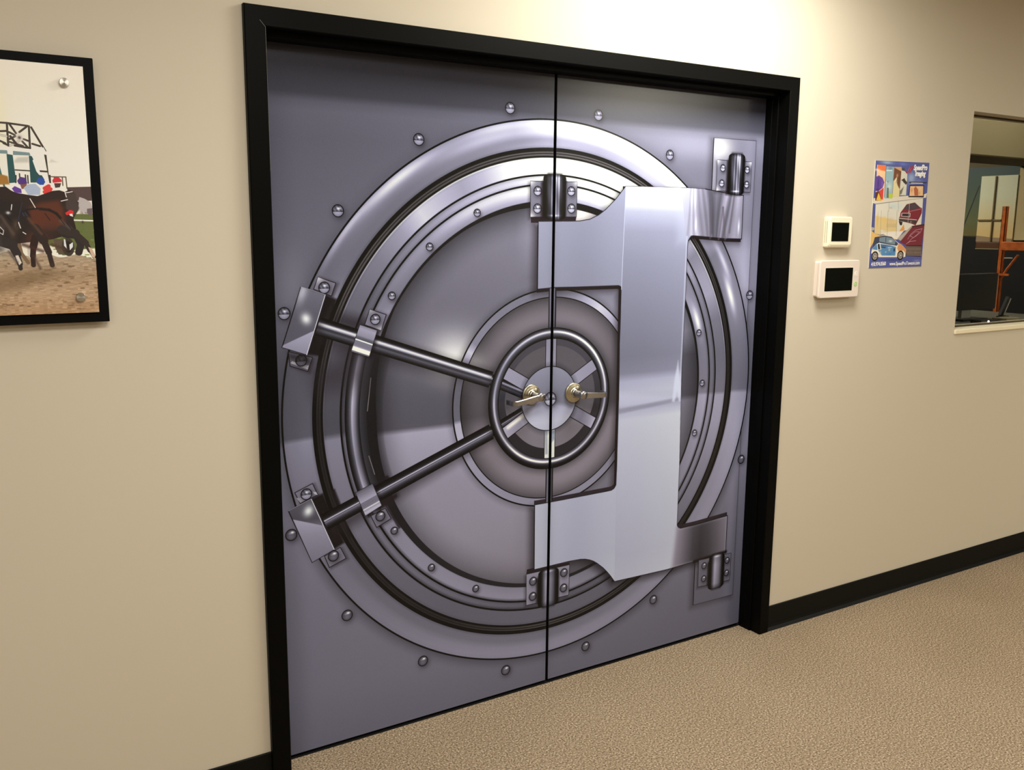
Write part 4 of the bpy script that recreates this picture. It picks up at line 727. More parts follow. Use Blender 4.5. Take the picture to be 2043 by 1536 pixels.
def cylinder(A, xc, zb, zt, hw, top):
    A.poly([(xc-hw*1.18, zb+(0 if top else .025)), (xc-hw*.5, zb-.002), (xc+hw*.6, zb-.002), (xc+hw*1.05, zb+.012), (xc+hw*1.05, zt-.02), (xc+hw*.6, zt+.002), (xc-hw*.6, zt+.002), (xc-hw*1.18, zt-.03)], (16, 10, 12), soft=.008, alpha=.9)
    q = A.win(xc-hw*1.2, xc+hw*1.2, zb-.02, zt+.02); sl, X, Z = q
    r = hw*.8
    r = hw*.55
    qx = np.abs(X-xc)-(hw-r); qz = np.abs(Z-(zb+zt)/2)-((zt-zb)/2-r*.55)
    d = np.hypot(np.maximum(qx, 0), np.maximum(qz, 0)/.55)+np.minimum(np.maximum(qx, qz), 0)-r
    u = (X-xc)/hw; h = (Z-zb)/(zt-zb)
    if top:
        g = lerp(u, [(-1, 4), (-.74, 8), (-.64, 34), (-.46, 66), (-.33, 60), (-.25, 165), (-.15, 70), (.0, 92), (.12, 205), (.2, 110), (.3, 120), (.38, 190), (.48, 60), (.6, 44), (.74, 14), (1, 4)])
        g = g*(1+.22*np.sin(h*7+u*5))*lerp(h, [(0, .25), (.06, .5), (.10, .75), (.2, .72), (.6, .9), (.92, 1.05), (1, .25)])
        g = g+130*np.exp(-((h-.085)/.022)**2-((u+.02)/.38)**2)
    else:
        g = lerp(u, [(-1, 4), (-.74, 8), (-.60, 50), (-.42, 118), (-.22, 186), (.0, 162), (.30, 132), (.52, 86), (.66, 36), (.78, 10), (1, 4)])
        g = g*lerp(h, [(0, .2), (.05, .55), (.15, .85), (.7, .95), (.9, .8), (1, .3)])+120*np.exp(-((h-.94)/.028)**2-((u-.05)/.42)**2)
    A.put(sl, A.cov(d), metal(np.clip(g, 0, 250)), X, Z)

# ================================================================== the room
ZC = 2.68
floor = box('floor', (-5.2, -5.2, -.08), (7.0, 3.6, 0), M['carpet']); tag(floor, 'tan speckled carpet covering the whole floor', 'floor', kind='structure')
bm = bmesh.new(); add_box(bm, (-5.2, -5.2, ZC), (7.0, 3.6, ZC+.08)); tag(link('ceiling', bm, M['ceiling']), 'white ceiling above the beige corridor', 'ceiling', kind='structure')
WT = .14
bm = bmesh.new()
DX0, DX1, DZ = -1.0, .985, 2.135
WX0, WX1, WZ0, WZ1 = 2.118, 3.75, 1.160, 2.124
add_box(bm, (-5.2, 0, 0), (DX0, WT, ZC)); add_box(bm, (DX1, 0, 0), (WX0, WT, ZC)); add_box(bm, (WX1, 0, 0), (7.0, WT, ZC))
add_box(bm, (DX0, 0, DZ), (DX1, WT, ZC)); add_box(bm, (WX0, 0, 0), (WX1, WT, WZ0)); add_box(bm, (WX0, 0, WZ1), (WX1, WT, ZC))
tag(link('wall_front', bm, M['wall']), 'beige painted wall around the vault printed doors', 'wall', kind='structure')
tag(box('wall_left', (-5.34, -5.2, 0), (-5.2, WT, ZC), M['wall']), 'beige wall closing the corridor beyond the horse picture', 'wall', kind='structure')
tag(box('wall_back', (-5.2, -5.34, 0), (7.0, -5.2, ZC), M['wall']), 'beige wall across the corridor from the doors', 'wall', kind='structure')
tag(box('wall_right', (7.0, -5.2, 0), (7.14, 0, ZC), M['end_wall']), 'dark wall at the far right end of the corridor', 'wall', kind='structure')

# black rubber cove base, both sides of the door
def baseboard(name, x0, x1, label):
    bm = bmesh.new()
    prof = [(0, 0), (0, .102), (-.0035, .103), (-.0055, .1), (-.0055, .022), (-.008, .012), (-.014, .004), (-.017, 0)]
    A_ = [bm.verts.new((x0, y, z)) for y, z in prof]; B_ = [bm.verts.new((x1, y, z)) for y, z in prof]
    n = len(prof); bm.faces.new(A_); bm.faces.new(B_[::-1])
    for i in range(n): bm.faces.new((A_[i], B_[i], B_[(i+1) % n], A_[(i+1) % n]))
    tag(link(name, bm, M['base']), label, 'baseboard', kind='structure')
baseboard('baseboard_left', -5.2, -1.0262, 'black rubber baseboard left of the vault doors under the horse picture')
baseboard('baseboard_right', 1.0076, 7.0, 'black rubber baseboard running right from the vault doors under the window')

# black steel door frame
bm = bmesh.new()
def add_plan(bm, pts, z0, z1):
    A_ = [bm.verts.new((x, y, z0)) for x, y in pts]; B_ = [bm.verts.new((x, y, z1)) for x, y in pts]
    n = len(pts); bm.faces.new(A_[::-1]); bm.faces.new(B_)
    for i in range(n): bm.faces.new((A_[i], A_[(i+1) % n], B_[(i+1) % n], B_[i]))
FR = -.018
def jamb(xo, xi, xs, xr, xw):
    sg = 1 if xi > xo else -1; e = .0022*sg
    return [(xo, 0), (xo, FR+.002), (xo+e, FR), (xi-e, FR), (xi, FR+.002), (xi, .030), (xs-e*.6, .030), (xs, .032), (xs, .0585), (xs-e*.8, .0600), (xs, .0615), (xs, .0915), (xr, .0915), (xr, .1395), (xw, .1395), (xw, 0)]
JL = jamb(-1.0257, -.9715, -.957, -.9720, -.9985); JR = jamb(1.0071, .9575, .9510, .9640, .9835)
HZS = [2.1605, 2.1605, 2.1583, 2.1122, 2.1100, 2.1100, 2.0955, 2.0945, 2.0945, 2.0960, 2.0945, 2.0945, 2.1100, 2.1100, 2.1335, 2.1335]
rings_ = []
for pts_, zs_ in ((JL, [0]*16), (JL, HZS), (JR, HZS), (JR, [0]*16)):
    rings_.append([bm.verts.new((x, y, z)) for (x, y), z in zip(pts_, zs_)])
for ra_, rb_ in zip(rings_, rings_[1:]):
    for i in range(16): bm.faces.new((ra_[i], ra_[(i+1) % 16], rb_[(i+1) % 16], rb_[i]))
bm.faces.new(rings_[0][::-1]); bm.faces.new(rings_[-1])
frame = link('trim_1', bm, M['black_frame']); tag(frame, 'black painted steel frame around the vault printed double doors', 'door frame', kind='structure')
M['bare'] = mat('bare_metal_wear', (150, 146, 136), .5, .3)
bm = bmesh.new()
add_prism(bm, [(-.9722, 2.040), (-.9717, 2.040), (-.9717, 2.1085), (-.9862, 2.1245), (-.9866, 2.1241), (-.9722, 2.1083)], FR-.0002, FR+.0004)
add_prism(bm, [(-.9720, 1.75), (-.9717, 1.75), (-.9717, 2.045), (-.9720, 2.045)], FR-.0002, FR+.0004)
wl = link('worn_mitre_line', bm, M['bare'], frame); wl['label'] = 'thin bare metal line at the corner'
# ------------------------------------------------------------------ the two door leaves
art = vault_art()
print('door art', art.w, art.h)
im = art.image('vault_wrap_print', gain=np.float32(PRINT_GAIN), noise=2.2)
M['wrap'] = print_mat('vault_vinyl_wrap', im, PRINT_ROUGH, PRINT_SPEC)
YD = .0926
def uv_door(x, z): return ((x-art.x0)/(art.x1-art.x0), (z-art.z0)/(art.z1-art.z0))
leaf = {}
for name, xa, xb, lab in (('door_1', -.9685, -.0050, 'left leaf of the double door, printed with the vault wheel rods and clamps'), ('door_2', .0050, .9620, 'right leaf of the double door, printed with the big vault hinge bar')):
    d = box(name, (xa, YD+.0008, .0105), (xb, .1365, 2.1020), M['black_edge'], bevel=.001, seg=1)
    tag(d, lab, 'door', group=None, kind='structure'); leaf[name] = d
    w0, w1 = (max(xa, -.962)+.0004, xb-.0006) if name == 'door_1' else (xa+.0006, min(xb, .956)-.0004)
    sheet('printed_wrap', [(w0, .0115), (w1, .0115), (w1, 2.0995), (w0, 2.0995)], YD, .0007, [M['wrap'], M['black_edge']], uv_door, d)
tag(box('trim_2', (-.972, .1400, 0), (.964, .146, 2.11), M['black_edge']), 'dark weather strip closing the gap behind the double doors', 'door stop', kind='structure')

tag(box('door_shade_strip', (-.9568, .0885, 0), (.9508, .1395, .0025), M['black_edge']), 'black strip on the carpet standing for the shade under the double doors', 'shade strip', kind='structure')  # shade below the doors, put in as a black strip
def lever(parent, x, z, side, droop, length):
    """round rose, neck and flat return lever; side -1 points left, +1 right"""
    hd = bpy.data.objects.new('door_handle', None); COL.objects.link(hd); hd.parent = parent; hd.empty_display_size = .03; parent = hd
    bm = bmesh.new()
    y0 = YD
    add_lathe(bm, [(.0, .0), (.0345, -.0002), (.0352, -.002), (.0348, -.0055), (.0330, -.0078), (.0295, -.0086), (.0275, -.0082), (.0262, -.0096), (.0200, -.0112), (.0165, -.0130), (.0150, -.0165), (.0146, -.020), (.0, -.020)], (x, y0, z), 56)
    rose = link('handle_rose', bm, M['nickel'], parent, smooth=False)
    for p in rose.data.polygons: p.use_smooth = True
    bm = bmesh.new()
    add_lathe(bm, [(.0, -.018), (.0132, -.018), (.0122, -.026), (.0116, -.040), (.0124, -.050), (.0140, -.056), (.0142, -.064), (.0128, -.0672), (.0, -.0680)], (x, y0, z), 40)
    neck = link('handle_neck', bm, M['satin_bar'], parent, smooth=True)
    bm = bmesh.new()
    yl = y0-.0610; s = side; L = length
    path = [(x-s*.013, yl+.0015, z-.0004), (x+s*.004, yl, z-.0012)]
    for k in range(1, 9): t = k/8; path.append((x+s*(.004+(L-.016)*t), yl-.002*math.sin(t*PI), z-.0012-droop*t))
    for k in range(1, 7):
        a = k/6*PI/2; path.append((x+s*(L-.012+.012*math.sin(a)), yl+.012*(1-math.cos(a)), z-.0012-droop))
    path.append((x+s*L, yl+.030, z-.0012-droop)); path.append((x+s*L, yl+.043, z-.0012-droop))
    m = len(path)
    hs = [.0215, .0225]+[.0215-.004*(k/8) for k in range(1, 9)]+[.0172]*6+[.0168, .0165]
    ws = [.013, .0125]+[.0095-.0015*(k/8) for k in range(1, 9)]+[.0078]*6+[.0075, .0075]
    add_sweep_rect(bm, path, ws, hs, .0016)
    bar = link('handle_lever', bm, M['satin_bar'], parent)
    return bar
def dh(n): return ART[n][0]
hb = lever(leaf['door_1'], ART['handleL'][0][0]-.0005, ART['handleL'][0][1]-.0012, -1, .0125, .1025)
hc = lever(leaf['door_2'], ART['handleR'][0][0]-.001, ART['handleR'][0][1]-.001, 1, .0055, .1010)

# ------------------------------------------------------------------ observation window at the right with its cream sill
win = empty('window_1', (WX0, 0, WZ0)); tag(win, 'interior window with dark glass at the right end of the wall', 'window', kind='structure')
def child_box(name, a, b, m, root, bevel=0, seg=2):
    L0 = Vector(root.location); o = box(name, tuple(Vector(a)-L0), tuple(Vector(b)-L0), m, root, bevel, seg); return o
pane = child_box('glass_pane', (WX0, .074, WZ0+.017), (WX1, .080, WZ1), M['glass'], win)
bm = bmesh.new()
for a, b in (((WX0, .066, WZ0+.017), (WX1, .073, WZ0+.024)), ((WX0, .066, WZ1-.007), (WX1, .073, WZ1)), ((WX0, .066, WZ0+.017), (WX0+.006, .073, WZ1)), ((WX1-.006, .066, WZ0+.017), (WX1, .073, WZ1))):
    add_box(bm, Vector(a)-Vector(win.location), Vector(b)-Vector(win.location))
link('glazing_bead', bm, M['bulk_d'], win)
sl = child_box('window_sill', (WX0-.001, -.008, WZ0-.004), (WX1+.001, .1385, WZ0+.0165), M['sill'], win, .003)

# ------------------------------------------------------------------ small upper thermostat
t1 = empty('thermostat', (1.207, 0, 1.545)); tag(t1, 'small square white thermostat above the wider control panel', 'thermostat')
def rounded(x0, x1, z0, z1, r, n=6):
    P = []
    for cx, cz, a0 in ((x1-r, z0+r, -PI/2), (x1-r, z1-r, 0), (x0+r, z1-r, PI/2), (x0+r, z0+r, PI)):
        for k in range(n+1):
            a = a0+PI/2*k/n; P.append((cx+r*math.cos(a), cz+r*math.sin(a)))
    return P
def add_loft(bm, rings):
    """stack of equal-length (x,z) outlines at y"""
    R_ = [[bm.verts.new((x, y, z)) for x, z in P] for P, y in rings]
    n = len(R_[0]); bm.faces.new(R_[0]); bm.faces.new(R_[-1][::-1])
    for a, b in zip(R_, R_[1:]):
        for i in range(n): bm.faces.new((a[i], b[i], b[(i+1) % n], a[(i+1) % n]))
def loc(P, root): return [(x-root.location.x, z-root.location.z) for x, z in P]
bm = bmesh.new()
add_loft(bm, [(loc(rounded(1.2065, 1.3405, 1.5455, 1.6625, .006), t1), 0), (loc(rounded(1.2055, 1.3415, 1.5445, 1.6640, .007), t1), -.006), (loc(rounded(1.2060, 1.3412, 1.5448, 1.6638, .008), t1), -.020), (loc(rounded(1.2075, 1.3395, 1.5490, 1.6628, .009), t1), -.0255), (loc(rounded(1.2110, 1.3360, 1.5560, 1.6590, .008), t1), -.0280)])
link('case', bm, M['white_pl'], t1)
bm = bmesh.new(); add_loft(bm, [(loc(rounded(1.2185, 1.3190, 1.5680, 1.6420, .002), t1), -.0270), (loc(rounded(1.2185, 1.3190, 1.5680, 1.6420, .002), t1), -.0284)])
link('bezel', bm, M['groove'], t1)
bm = bmesh.new(); add_loft(bm, [(loc(rounded(1.2198, 1.3178, 1.5695, 1.6405, .0015), t1), -.0282), (loc(rounded(1.2198, 1.3178, 1.5695, 1.6405, .0015), t1), -.0287)])
link('screen', bm, M['screen'], t1)
bm = bmesh.new()
for yy in (-.008, -.016): add_box(bm, (-.0022, yy-.0006, .018), (-.0006, yy+.0006, .102))
link('vent', bm, M['groove'], t1)

# ------------------------------------------------------------------ wider control panel below it
t2 = empty('control_panel', (1.165, 0, 1.349)); tag(t2, 'wide white control panel with green button ring below the small thermostat', 'control panel')
bm = bmesh.new(); add_loft(bm, [(loc(rounded(1.1690, 1.3940, 1.3530, 1.4925, .008), t2), 0), (loc(rounded(1.1690, 1.3940, 1.3525, 1.4930, .009), t2), -.016), (loc(rounded(1.1720, 1.3910, 1.3560, 1.4900, .008), t2), -.0180)])
link('back_box', bm, M['white_pl2'], t2)
bm = bmesh.new(); add_loft(bm, [(loc(rounded(1.1735, 1.3895, 1.3570, 1.4880, .008), t2), -.0175), (loc(rounded(1.1735, 1.3895, 1.3570, 1.4880, .008), t2), -.0200)])
link('gap_seal', bm, M['groove'], t2)
bm = bmesh.new(); add_loft(bm, [(loc(rounded(1.1660, 1.3985, 1.3492, 1.4945, .009), t2), -.0195), (loc(rounded(1.1650, 1.3995, 1.3485, 1.4952, .010), t2), -.0215), (loc(rounded(1.1650, 1.3995, 1.3485, 1.4952, .010), t2), -.0275), (loc(rounded(1.1675, 1.3970, 1.3510, 1.4928, .009), t2), -.0300)])
fp = link('front_cover', bm, M['white_pl2'], t2)
bm = bmesh.new(); add_loft(bm, [(loc(rounded(1.1935, 1.3600, 1.3730, 1.4682, .002), t2), -.0296), (loc(rounded(1.1935, 1.3600, 1.3730, 1.4682, .002), t2), -.0303)])
link('bezel', bm, M['white_pl'], t2)
bm = bmesh.new(); add_loft(bm, [(loc(rounded(1.1958, 1.3578, 1.3752, 1.4660, .0015), t2), -.0301), (loc(rounded(1.1958, 1.3578, 1.3752, 1.4660, .0015), t2), -.0306)])
link('screen', bm, M['screen'], t2)
for zc_, mt, nm in ((1.4405, 'icon_w', 'button'), (1.4000, 'icon_g', 'button')):
    bm = bmesh.new()
    for (r0, r1) in ((.0066, .0096), (.0, .0034)):
        add_lathe(bm, [(r0, -.0298), (r1, -.0298), (r1, -.0309), (r0, -.0309)] if r0 else [(0, -.0298), (r1, -.0298), (r1, -.0309), (0, -.0309)], (1.3785-1.165, 0, zc_-1.349), 28)
    o = link(nm, bm, M[mt], t2); o['label'] = 'green ring button' if mt == 'icon_g' else 'white ring button'

# ------------------------------------------------------------------ advertising sheet taped to the wall
P = POSTER; PC = P['corners']
po = Art(1.480, 1.840, 1.455, 1.900, 3200, (206, 200, 186))
W_ = (214, 204, 186)
def pp(n, c, **k): po.poly(P[n], c, **k)
po.C[:] = (78, 84, 146)
def pb(n, i, rx, rz, c, a=.85): po.blob(P[n][i], rx, rz, c, a)
pb('d_hdr', 0, .045, .008, (160, 186, 206)); pb('d_hdr', 1, .035, .008, (112, 122, 192), .7); pb('d_hdr', 2, .035, .03, (158, 178, 200)); pb('d_hdr', 3, .03, .012, (120, 134, 180), .6)
pp('floor', (214, 204, 186), edge=(130, 120, 105), ew=.0005)
pp('ban1', (238, 196, 150)); pp('ban1o', (232, 118, 68), soft=.002); po.blob(P['ban1o'][3], .02, .006, (244, 222, 200), .8)
pp('dark1', (92, 44, 38)); pp('red', (206, 66, 56)); pp('umb', (98, 66, 144), soft=.001); pb('d_umb', 0, .006, .022, (58, 44, 114)); pb('d_umb', 1, .006, .018, (136, 98, 178), .7); pb('d_umb', 2, .012, .006, (54, 40, 104)); pp('yel', (222, 182, 62), soft=.001)
pp('ban2', (150, 178, 186)); pb('d_b2', 2, .018, .008, (108, 122, 150)); pb('d_b2', 3, .018, .012, (142, 184, 172), .7); pb('d_b2', 4, .018, .018, (198, 210, 196)); po.line(P['d_b2'][0], P['d_b2'][1], .0022, (206, 218, 222), soft=.0012); pb('d_b2', 5, .004, .006, (226, 228, 214)); pb('d_b2', 6, .0025, .004, (60, 70, 62))
pp('grn2', (178, 198, 62)); pp('man2', (104, 106, 92)); pb('d_b2', 4, .004, .004, (214, 220, 206), .5)
pp('ban3', (198, 156, 112)); pp('ban3b', (112, 68, 42), soft=.001); pp('ban3y', (216, 202, 150), soft=.0015); pb('d_b3', 0, .007, .008, (206, 158, 120)); pb('d_b3', 1, .006, .010, (228, 216, 196)); pb('d_b3', 3, .004, .010, (92, 54, 34)); po.segs(P['d_b3l'], .0012, (96, 58, 38))
pp('ban4', (208, 204, 186)); pp('d_b4', (72, 68, 62)); pp('ban4s', (112, 106, 86), soft=.003); pp('ban4p', (58, 50, 40)); po.segs(P['d_arm'], .0010, (58, 50, 40))
pp('frame', (30, 26, 30)); pp('framei', (224, 182, 138)); pb('d_frm', 0, .008, .010, (206, 136, 94)); pp('person', (172, 96, 58), soft=.0015); pb('d_frm', 1, .008, .006, (230, 198, 142), .7); pb('d_frm', 2, .006, .008, (196, 140, 90), .7)
po.line(P['d_bar'][0], P['d_bar'][1], .0024, (40, 34, 50)); po.line(P['d_bar'][2], P['d_bar'][3], .0016, (214, 206, 200))
pp('wallart', (214, 208, 192), edge=(120, 112, 96), ew=.0005)
pb('d_sky', 0, .03, .012, (188, 204, 202)); pb('d_sky', 1, .010, .004, (206, 150, 112), .7); pb('d_sky', 2, .025, .014, (196, 206, 206), .7)
pp('tan', (214, 186, 124), soft=.004, alpha=.85); pb('d_tan', 0, .028, .012, (204, 176, 140), .7); pb('d_tan', 1, .016, .016, (220, 186, 112), .8); pb('d_tan', 2, .006, .03, (206, 164, 88), .7); pb('d_tan', 3, .02, .008, (206, 204, 186), .8); pb('d_tan', 4, .03, .004, (210, 168, 96), .8)
for k in range(14): po.line((1.585+.0045*k, 1.640+.003*math.sin(k*2.1)), (1.584+.0045*k, 1.626), .0007, (150, 128, 110), soft=.001, alpha=.7)
pp('orange', (216, 150, 72)); po.segs([P['d_left'][0], P['d_left'][4]], .0042, (58, 48, 38)); pp('d_lf2', (176, 168, 156))
pp('floor2', (218, 178, 106)); pp('d_floorw', (226, 218, 206), soft=.003)
po.segs(P['d_cols'], .0007, (120, 110, 92))
pp('truck', (122, 38, 48)); pp('truckwin', (74, 60, 66)); po.line(P['d_truck'][0], P['d_truck'][1], .0010, (172, 126, 130)); pp('grille', (198, 190, 184)); gx = sum(a_ for a_, b_ in P['grille'])/4; gz = sum(b_ for a_, b_ in P['grille'])/4
po.poly([(gx+(a_-gx)*.84, gz+(b_-gz)*.72) for a_, b_ in P['grille']], (50, 38, 40)); pp('bumper', (70, 58, 56)); po.line(P['bumper'][0], P['bumper'][1], .0012, (208, 200, 192)); pb('d_truck', 2, .006, .005, (150, 142, 136)); pb('d_truck', 3, .004, .006, (44, 38, 38)); pp('wheelt', (44, 38, 38))
po.line(P['d_cols'][6], P['d_cols'][7], .0008, (206, 196, 188)); po.line(P['d_cols'][8], P['d_cols'][9], .0008, (206, 196, 188))
pp('stairs', (62, 42, 42)); pp('seatl', (174, 162, 150)); pp('seat', (116, 42, 52)); po.line(P['seat'][0], P['seat'][1], .0030, (62, 34, 36), soft=.002)
po.path(P['d_lg'], .0009, (196, 150, 160)); po.path(P['d_lg2'], .0007, (196, 150, 160)); po.path(P['d_lg3'], .0008, (196, 150, 160)); po.segs(P['d_st'], .0008, (186, 166, 144))
pp('strip', (82, 88, 148)); pb('d_blue', 0, .03, .008, (132, 136, 178), .7); pb('d_blue', 1, .06, .005, (58, 60, 112), .8)
pp('carw', (228, 220, 206)); pp('cart', (60, 66, 86)); pp('carwin', (116, 134, 146)); pb('d_car', 1, .014, .005, (206, 210, 206)); po.line(P['d_car'][2], P['d_car'][3], .0016, (44, 48, 58)); pp('carb', (88, 134, 176), soft=.001); pb('d_car', 10, .025, .005, (72, 84, 128)); pb('d_car', 11, .018, .004, (60, 120, 172), .8); pp('caro', (208, 146, 96), soft=.001); pb('d_car', 12, .006, .012, (230, 214, 178), .8)
pp('d_door', (230, 226, 214)); pp('d_door2', (46, 50, 56)); pb('d_car', 0, .007, .010, (198, 198, 178)); po.line(P['d_car'][4], P['d_car'][5], .0018, (40, 44, 54)); pb('d_car', 6, .007, .006, (206, 192, 146)); po.line(P['d_car'][7], P['d_car'][8], .0011, (214, 216, 220)); pb('d_car', 9, .005, .003, (196, 212, 222), .8)
for c_ in P['cw']:
    for r_, col_ in ((.0200, (36, 32, 32)), (.0135, (178, 166, 150)), (.0105, (104, 96, 90)), (.0035, (200, 190, 176))):
        q = po.win(c_[0]-r_, c_[0]+r_, c_[1]-r_, c_[1]+r_); sl_, X_, Z_ = q
        po.put(sl_, po.cov(np.hypot((X_-c_[0])/1.08, Z_-c_[1])-r_), col_, X_, Z_)
    for k in range(5): po.line((c_[0]+.004*math.cos(k*1.257), c_[1]+.004*math.sin(k*1.257)), (c_[0]+.0115*math.cos(k*1.257), c_[1]+.0115*math.sin(k*1.257)), .0012, (186, 176, 160))
pp('logo', (156, 46, 64)); lx = sum(a_ for a_, b_ in P['logo'])/len(P['logo']); lz = sum(b_ for a_, b_ in P['logo'])/len(P['logo'])
for k in range(-2, 3): po.line((lx+.006*k-.004, lz-.008), (lx+.006*k+.005, lz+.010), .0009, (206, 120, 134) if k % 2 else (96, 32, 66))
pim = po.image('advert_print', gain=np.float32(SHEET_GAIN), noise=4)
M['advert'] = print_mat('advert_paper', pim, .45, .3); M['paper'] = mat('white_paper', (225, 220, 208), .7, .2)
poster = sheet('poster', [PC[3], PC[2], PC[1], PC[0]], -.0022, .0020, [M['advert'], M['paper']], lambda x, z: ((x-po.x0)/(po.x1-po.x0), (z-po.z0)/(po.z1-po.z0)))
tag(poster, 'blue advertising sheet with cars taped beside the white thermostat', 'poster')
def text(name, s, a, b, size, m, parent, y, shear=0.0, bold=0.0, fit=True):
    cu = bpy.data.curves.new(name, 'FONT'); cu.body = s; cu.size = size; cu.shear = shear; cu.offset = bold; cu.extrude = .00012; cu.resolution_u = 3
    ob = bpy.data.objects.new('tmp_text', cu); COL.objects.link(ob)
    bpy.context.view_layer.update()
    me = bpy.data.meshes.new_from_object(ob.evaluated_get(bpy.context.evaluated_depsgraph_get()))
    bpy.data.objects.remove(ob)
    xs = [v.co.x for v in me.vertices]; w0 = min(xs); wd = max(xs)-w0
    L_ = math.hypot(b[0]-a[0], b[1]-a[1]); an = math.atan2(b[1]-a[1], b[0]-a[0]); k = L_/wd if fit else 1
    for v in me.vertices:
        u = (v.co.x-w0)*k; q = v.co.y
        v.co = Vector((a[0]+u*math.cos(an)-q*math.sin(an), y-v.co.z, a[1]+u*math.sin(an)+q*math.cos(an)))
    me.materials.append(m); o = bpy.data.objects.new(name, me); COL.objects.link(o); o.parent = parent
    return o
def tq(n): return P[n][0], P[n][1]
for off, mt, yy in (((.0012, -.0012), 'navy_txt', -.0024), ((0, 0), 'cream_txt', -.0028)):
    for s_, n_, sz, sh in (('SpeedPro', 't_title1', .031, .25), ('Imaging', 't_title2', .030, .25)):
        a, b = tq(n_); text('lettering', s_, (a[0]+off[0], a[1]+off[1]), (b[0]+off[0], b[1]+off[1]), sz, M[mt], poster, yy, sh, .0012)
a, b = tq('t_phone'); text('lettering', '410.974.0560', a, b, .0215, M['cream_txt'], poster, -.0026, 0, .0004)
a, b = tq('t_web'); text('lettering', 'www.SpeedProTowson.com', a, b, .0205, M['cream_txt'], poster, -.0026, 0, .0003)
a, b = tq('t_R'); text('lettering', 'R', a, b, .019, M['navy_txt'], poster, -.0026, 0, .0004)

# ------------------------------------------------------------------ race photograph on a black board, held by steel standoffs
RP = RACE
LX = -1.66
def fx(P_): return [((LX if x < -1.5741-(1.9893-z)*.0757+.006 else x), z) for x, z in P_]
ra = Art(-1.655, -1.398, 1.385, 1.980, 2600, (226, 219, 206))
def rp(n, c, **k): ra.poly(fx(RP[n]), c, **k)
X_, Z_ = np.meshgrid(ra.xs, ra.zs)
sky = np.stack([lerp(Z_, [(1.6, 222), (1.75, 226), (1.97, 218)]), lerp(Z_, [(1.6, 216), (1.75, 218), (1.97, 208)]), lerp(Z_, [(1.6, 200), (1.75, 206), (1.97, 194)])], -1)
ra.C[:] = sky
ra.blob((-1.63, 1.85), .05, .10, (232, 206, 140), .8); ra.poly([(-1.66, 1.90), (-1.607, 1.90), (-1.603, 1.858), (-1.66, 1.84)], (216, 176, 62), soft=.002); ra.line((-1.607, 1.90), (-1.603, 1.862), .0012, (92, 60, 36))
rp('haze', (184, 182, 172), soft=.004); rp('bird', (196, 194, 184), soft=.003)
ra.poly([(-1.66, 1.68), (-1.39, 1.66), (-1.39, 1.60), (-1.66, 1.62)], (206, 202, 190), soft=.02)
rp('lint1', (112, 132, 136)); rp('lint2', (112, 132, 136))
ra.segs(fx(RP['beams']), .0022, (62, 54, 48))
rp('white', (228, 222, 210))
ra.segs(fx(RP['beams'])[22:26], .0018, (196, 190, 180))
c_ = RP['lattice'][0]; ra.blob(c_, .010, .010, (188, 182, 174), .95); ra.blob(c_, .0035, .0035, (52, 46, 42), 1.0)
ra.line((c_[0]-.022, c_[1]-.010), (c_[0]+.006, c_[1]-.018), .002, (70, 62, 56)); ra.line((c_[0]-.018, c_[1]+.002), (c_[0]-.006, c_[1]-.016), .0026, (62, 54, 48))
rp('red', (218, 76, 78)); rp('post1', (42, 78, 80)); rp('post2', (40, 74, 76)); ra.line((-1.600, 1.76), (-1.583, 1.66), .002, (58, 100, 100))
rp('arch', None, edge=(230, 224, 212), ew=.003); rp('rpost', (60, 52, 46)); rp('rbar', (60, 52, 46))
ra.segs(fx(RP['rail']), .0014, (58, 54, 50)); ra.segs(fx(RP['fence']), .0012, (92, 76, 62)); rp('tan', (150, 108, 52), soft=.002)
for k in range(6): ra.line((-1.64+.008*k, 1.69), (-1.642+.009*k, 1.63), .001, (70, 50, 32))
rp('crowd', (78, 62, 62))
for k in range(170):
    x_ = random.uniform(-1.478, -1.405); z_ = random.uniform(1.583, 1.648)
    ra.blob((x_, z_), random.uniform(.002, .0045), random.uniform(.002, .0045), random.choice([(196, 188, 184), (120, 104, 104), (46, 38, 40), (160, 150, 146), (90, 74, 78)]), .9)
rp('grass', (92, 100, 58))
for k in range(70):
    x_ = random.uniform(-1.53, -1.405); z_ = random.uniform(1.515, 1.60); ra.line((x_, z_), (x_+random.uniform(.004, .012), z_), .0012, random.choice([(78, 96, 40), (118, 132, 66), (88, 100, 50)]), soft=.001)
ra.segs(RP['rail2'], .0016, (232, 228, 216)); ra.blob((-1.450, 1.588), .003, .005, (226, 222, 210), 1.0)
# mud: uneven brown bands with dark clods
mz = lerp(X_, [(-1.66, 1.545), (-1.40, 1.530)])+.004*np.sin(X_*90)
nz1 = rng.normal(0, 1, (ra.h//5+2, ra.w//22+2)).astype(np.float32).repeat(5, 0).repeat(22, 1)[:ra.h, :ra.w]
mud = np.stack([lerp(Z_, [(1.39, 156), (1.44, 168), (1.49, 150), (1.54, 160)]), lerp(Z_, [(1.39, 122), (1.44, 140), (1.49, 126), (1.54, 142)]), lerp(Z_, [(1.39, 88), (1.44, 112), (1.49, 100), (1.54, 120)])], -1)+nz1[..., None]*7
ra.put((slice(None), slice(None)), np.clip((mz-Z_)*ra.ppm, 0, 1).astype(np.float32)*(X_ > -9), mud.astype(np.float32), X_, Z_)
for k in range(120):
    x_ = random.uniform(-1.66, -1.40); z_ = random.uniform(1.40, 1.525); w_ = random.uniform(.002, .012)
    ra.line((x_, z_), (x_+w_, z_+random.uniform(-.001, .001)), random.uniform(.0006, .0020), random.choice([(112, 88, 62), (128, 102, 76), (186, 160, 132), (96, 74, 54)]), soft=.0015, alpha=.7)
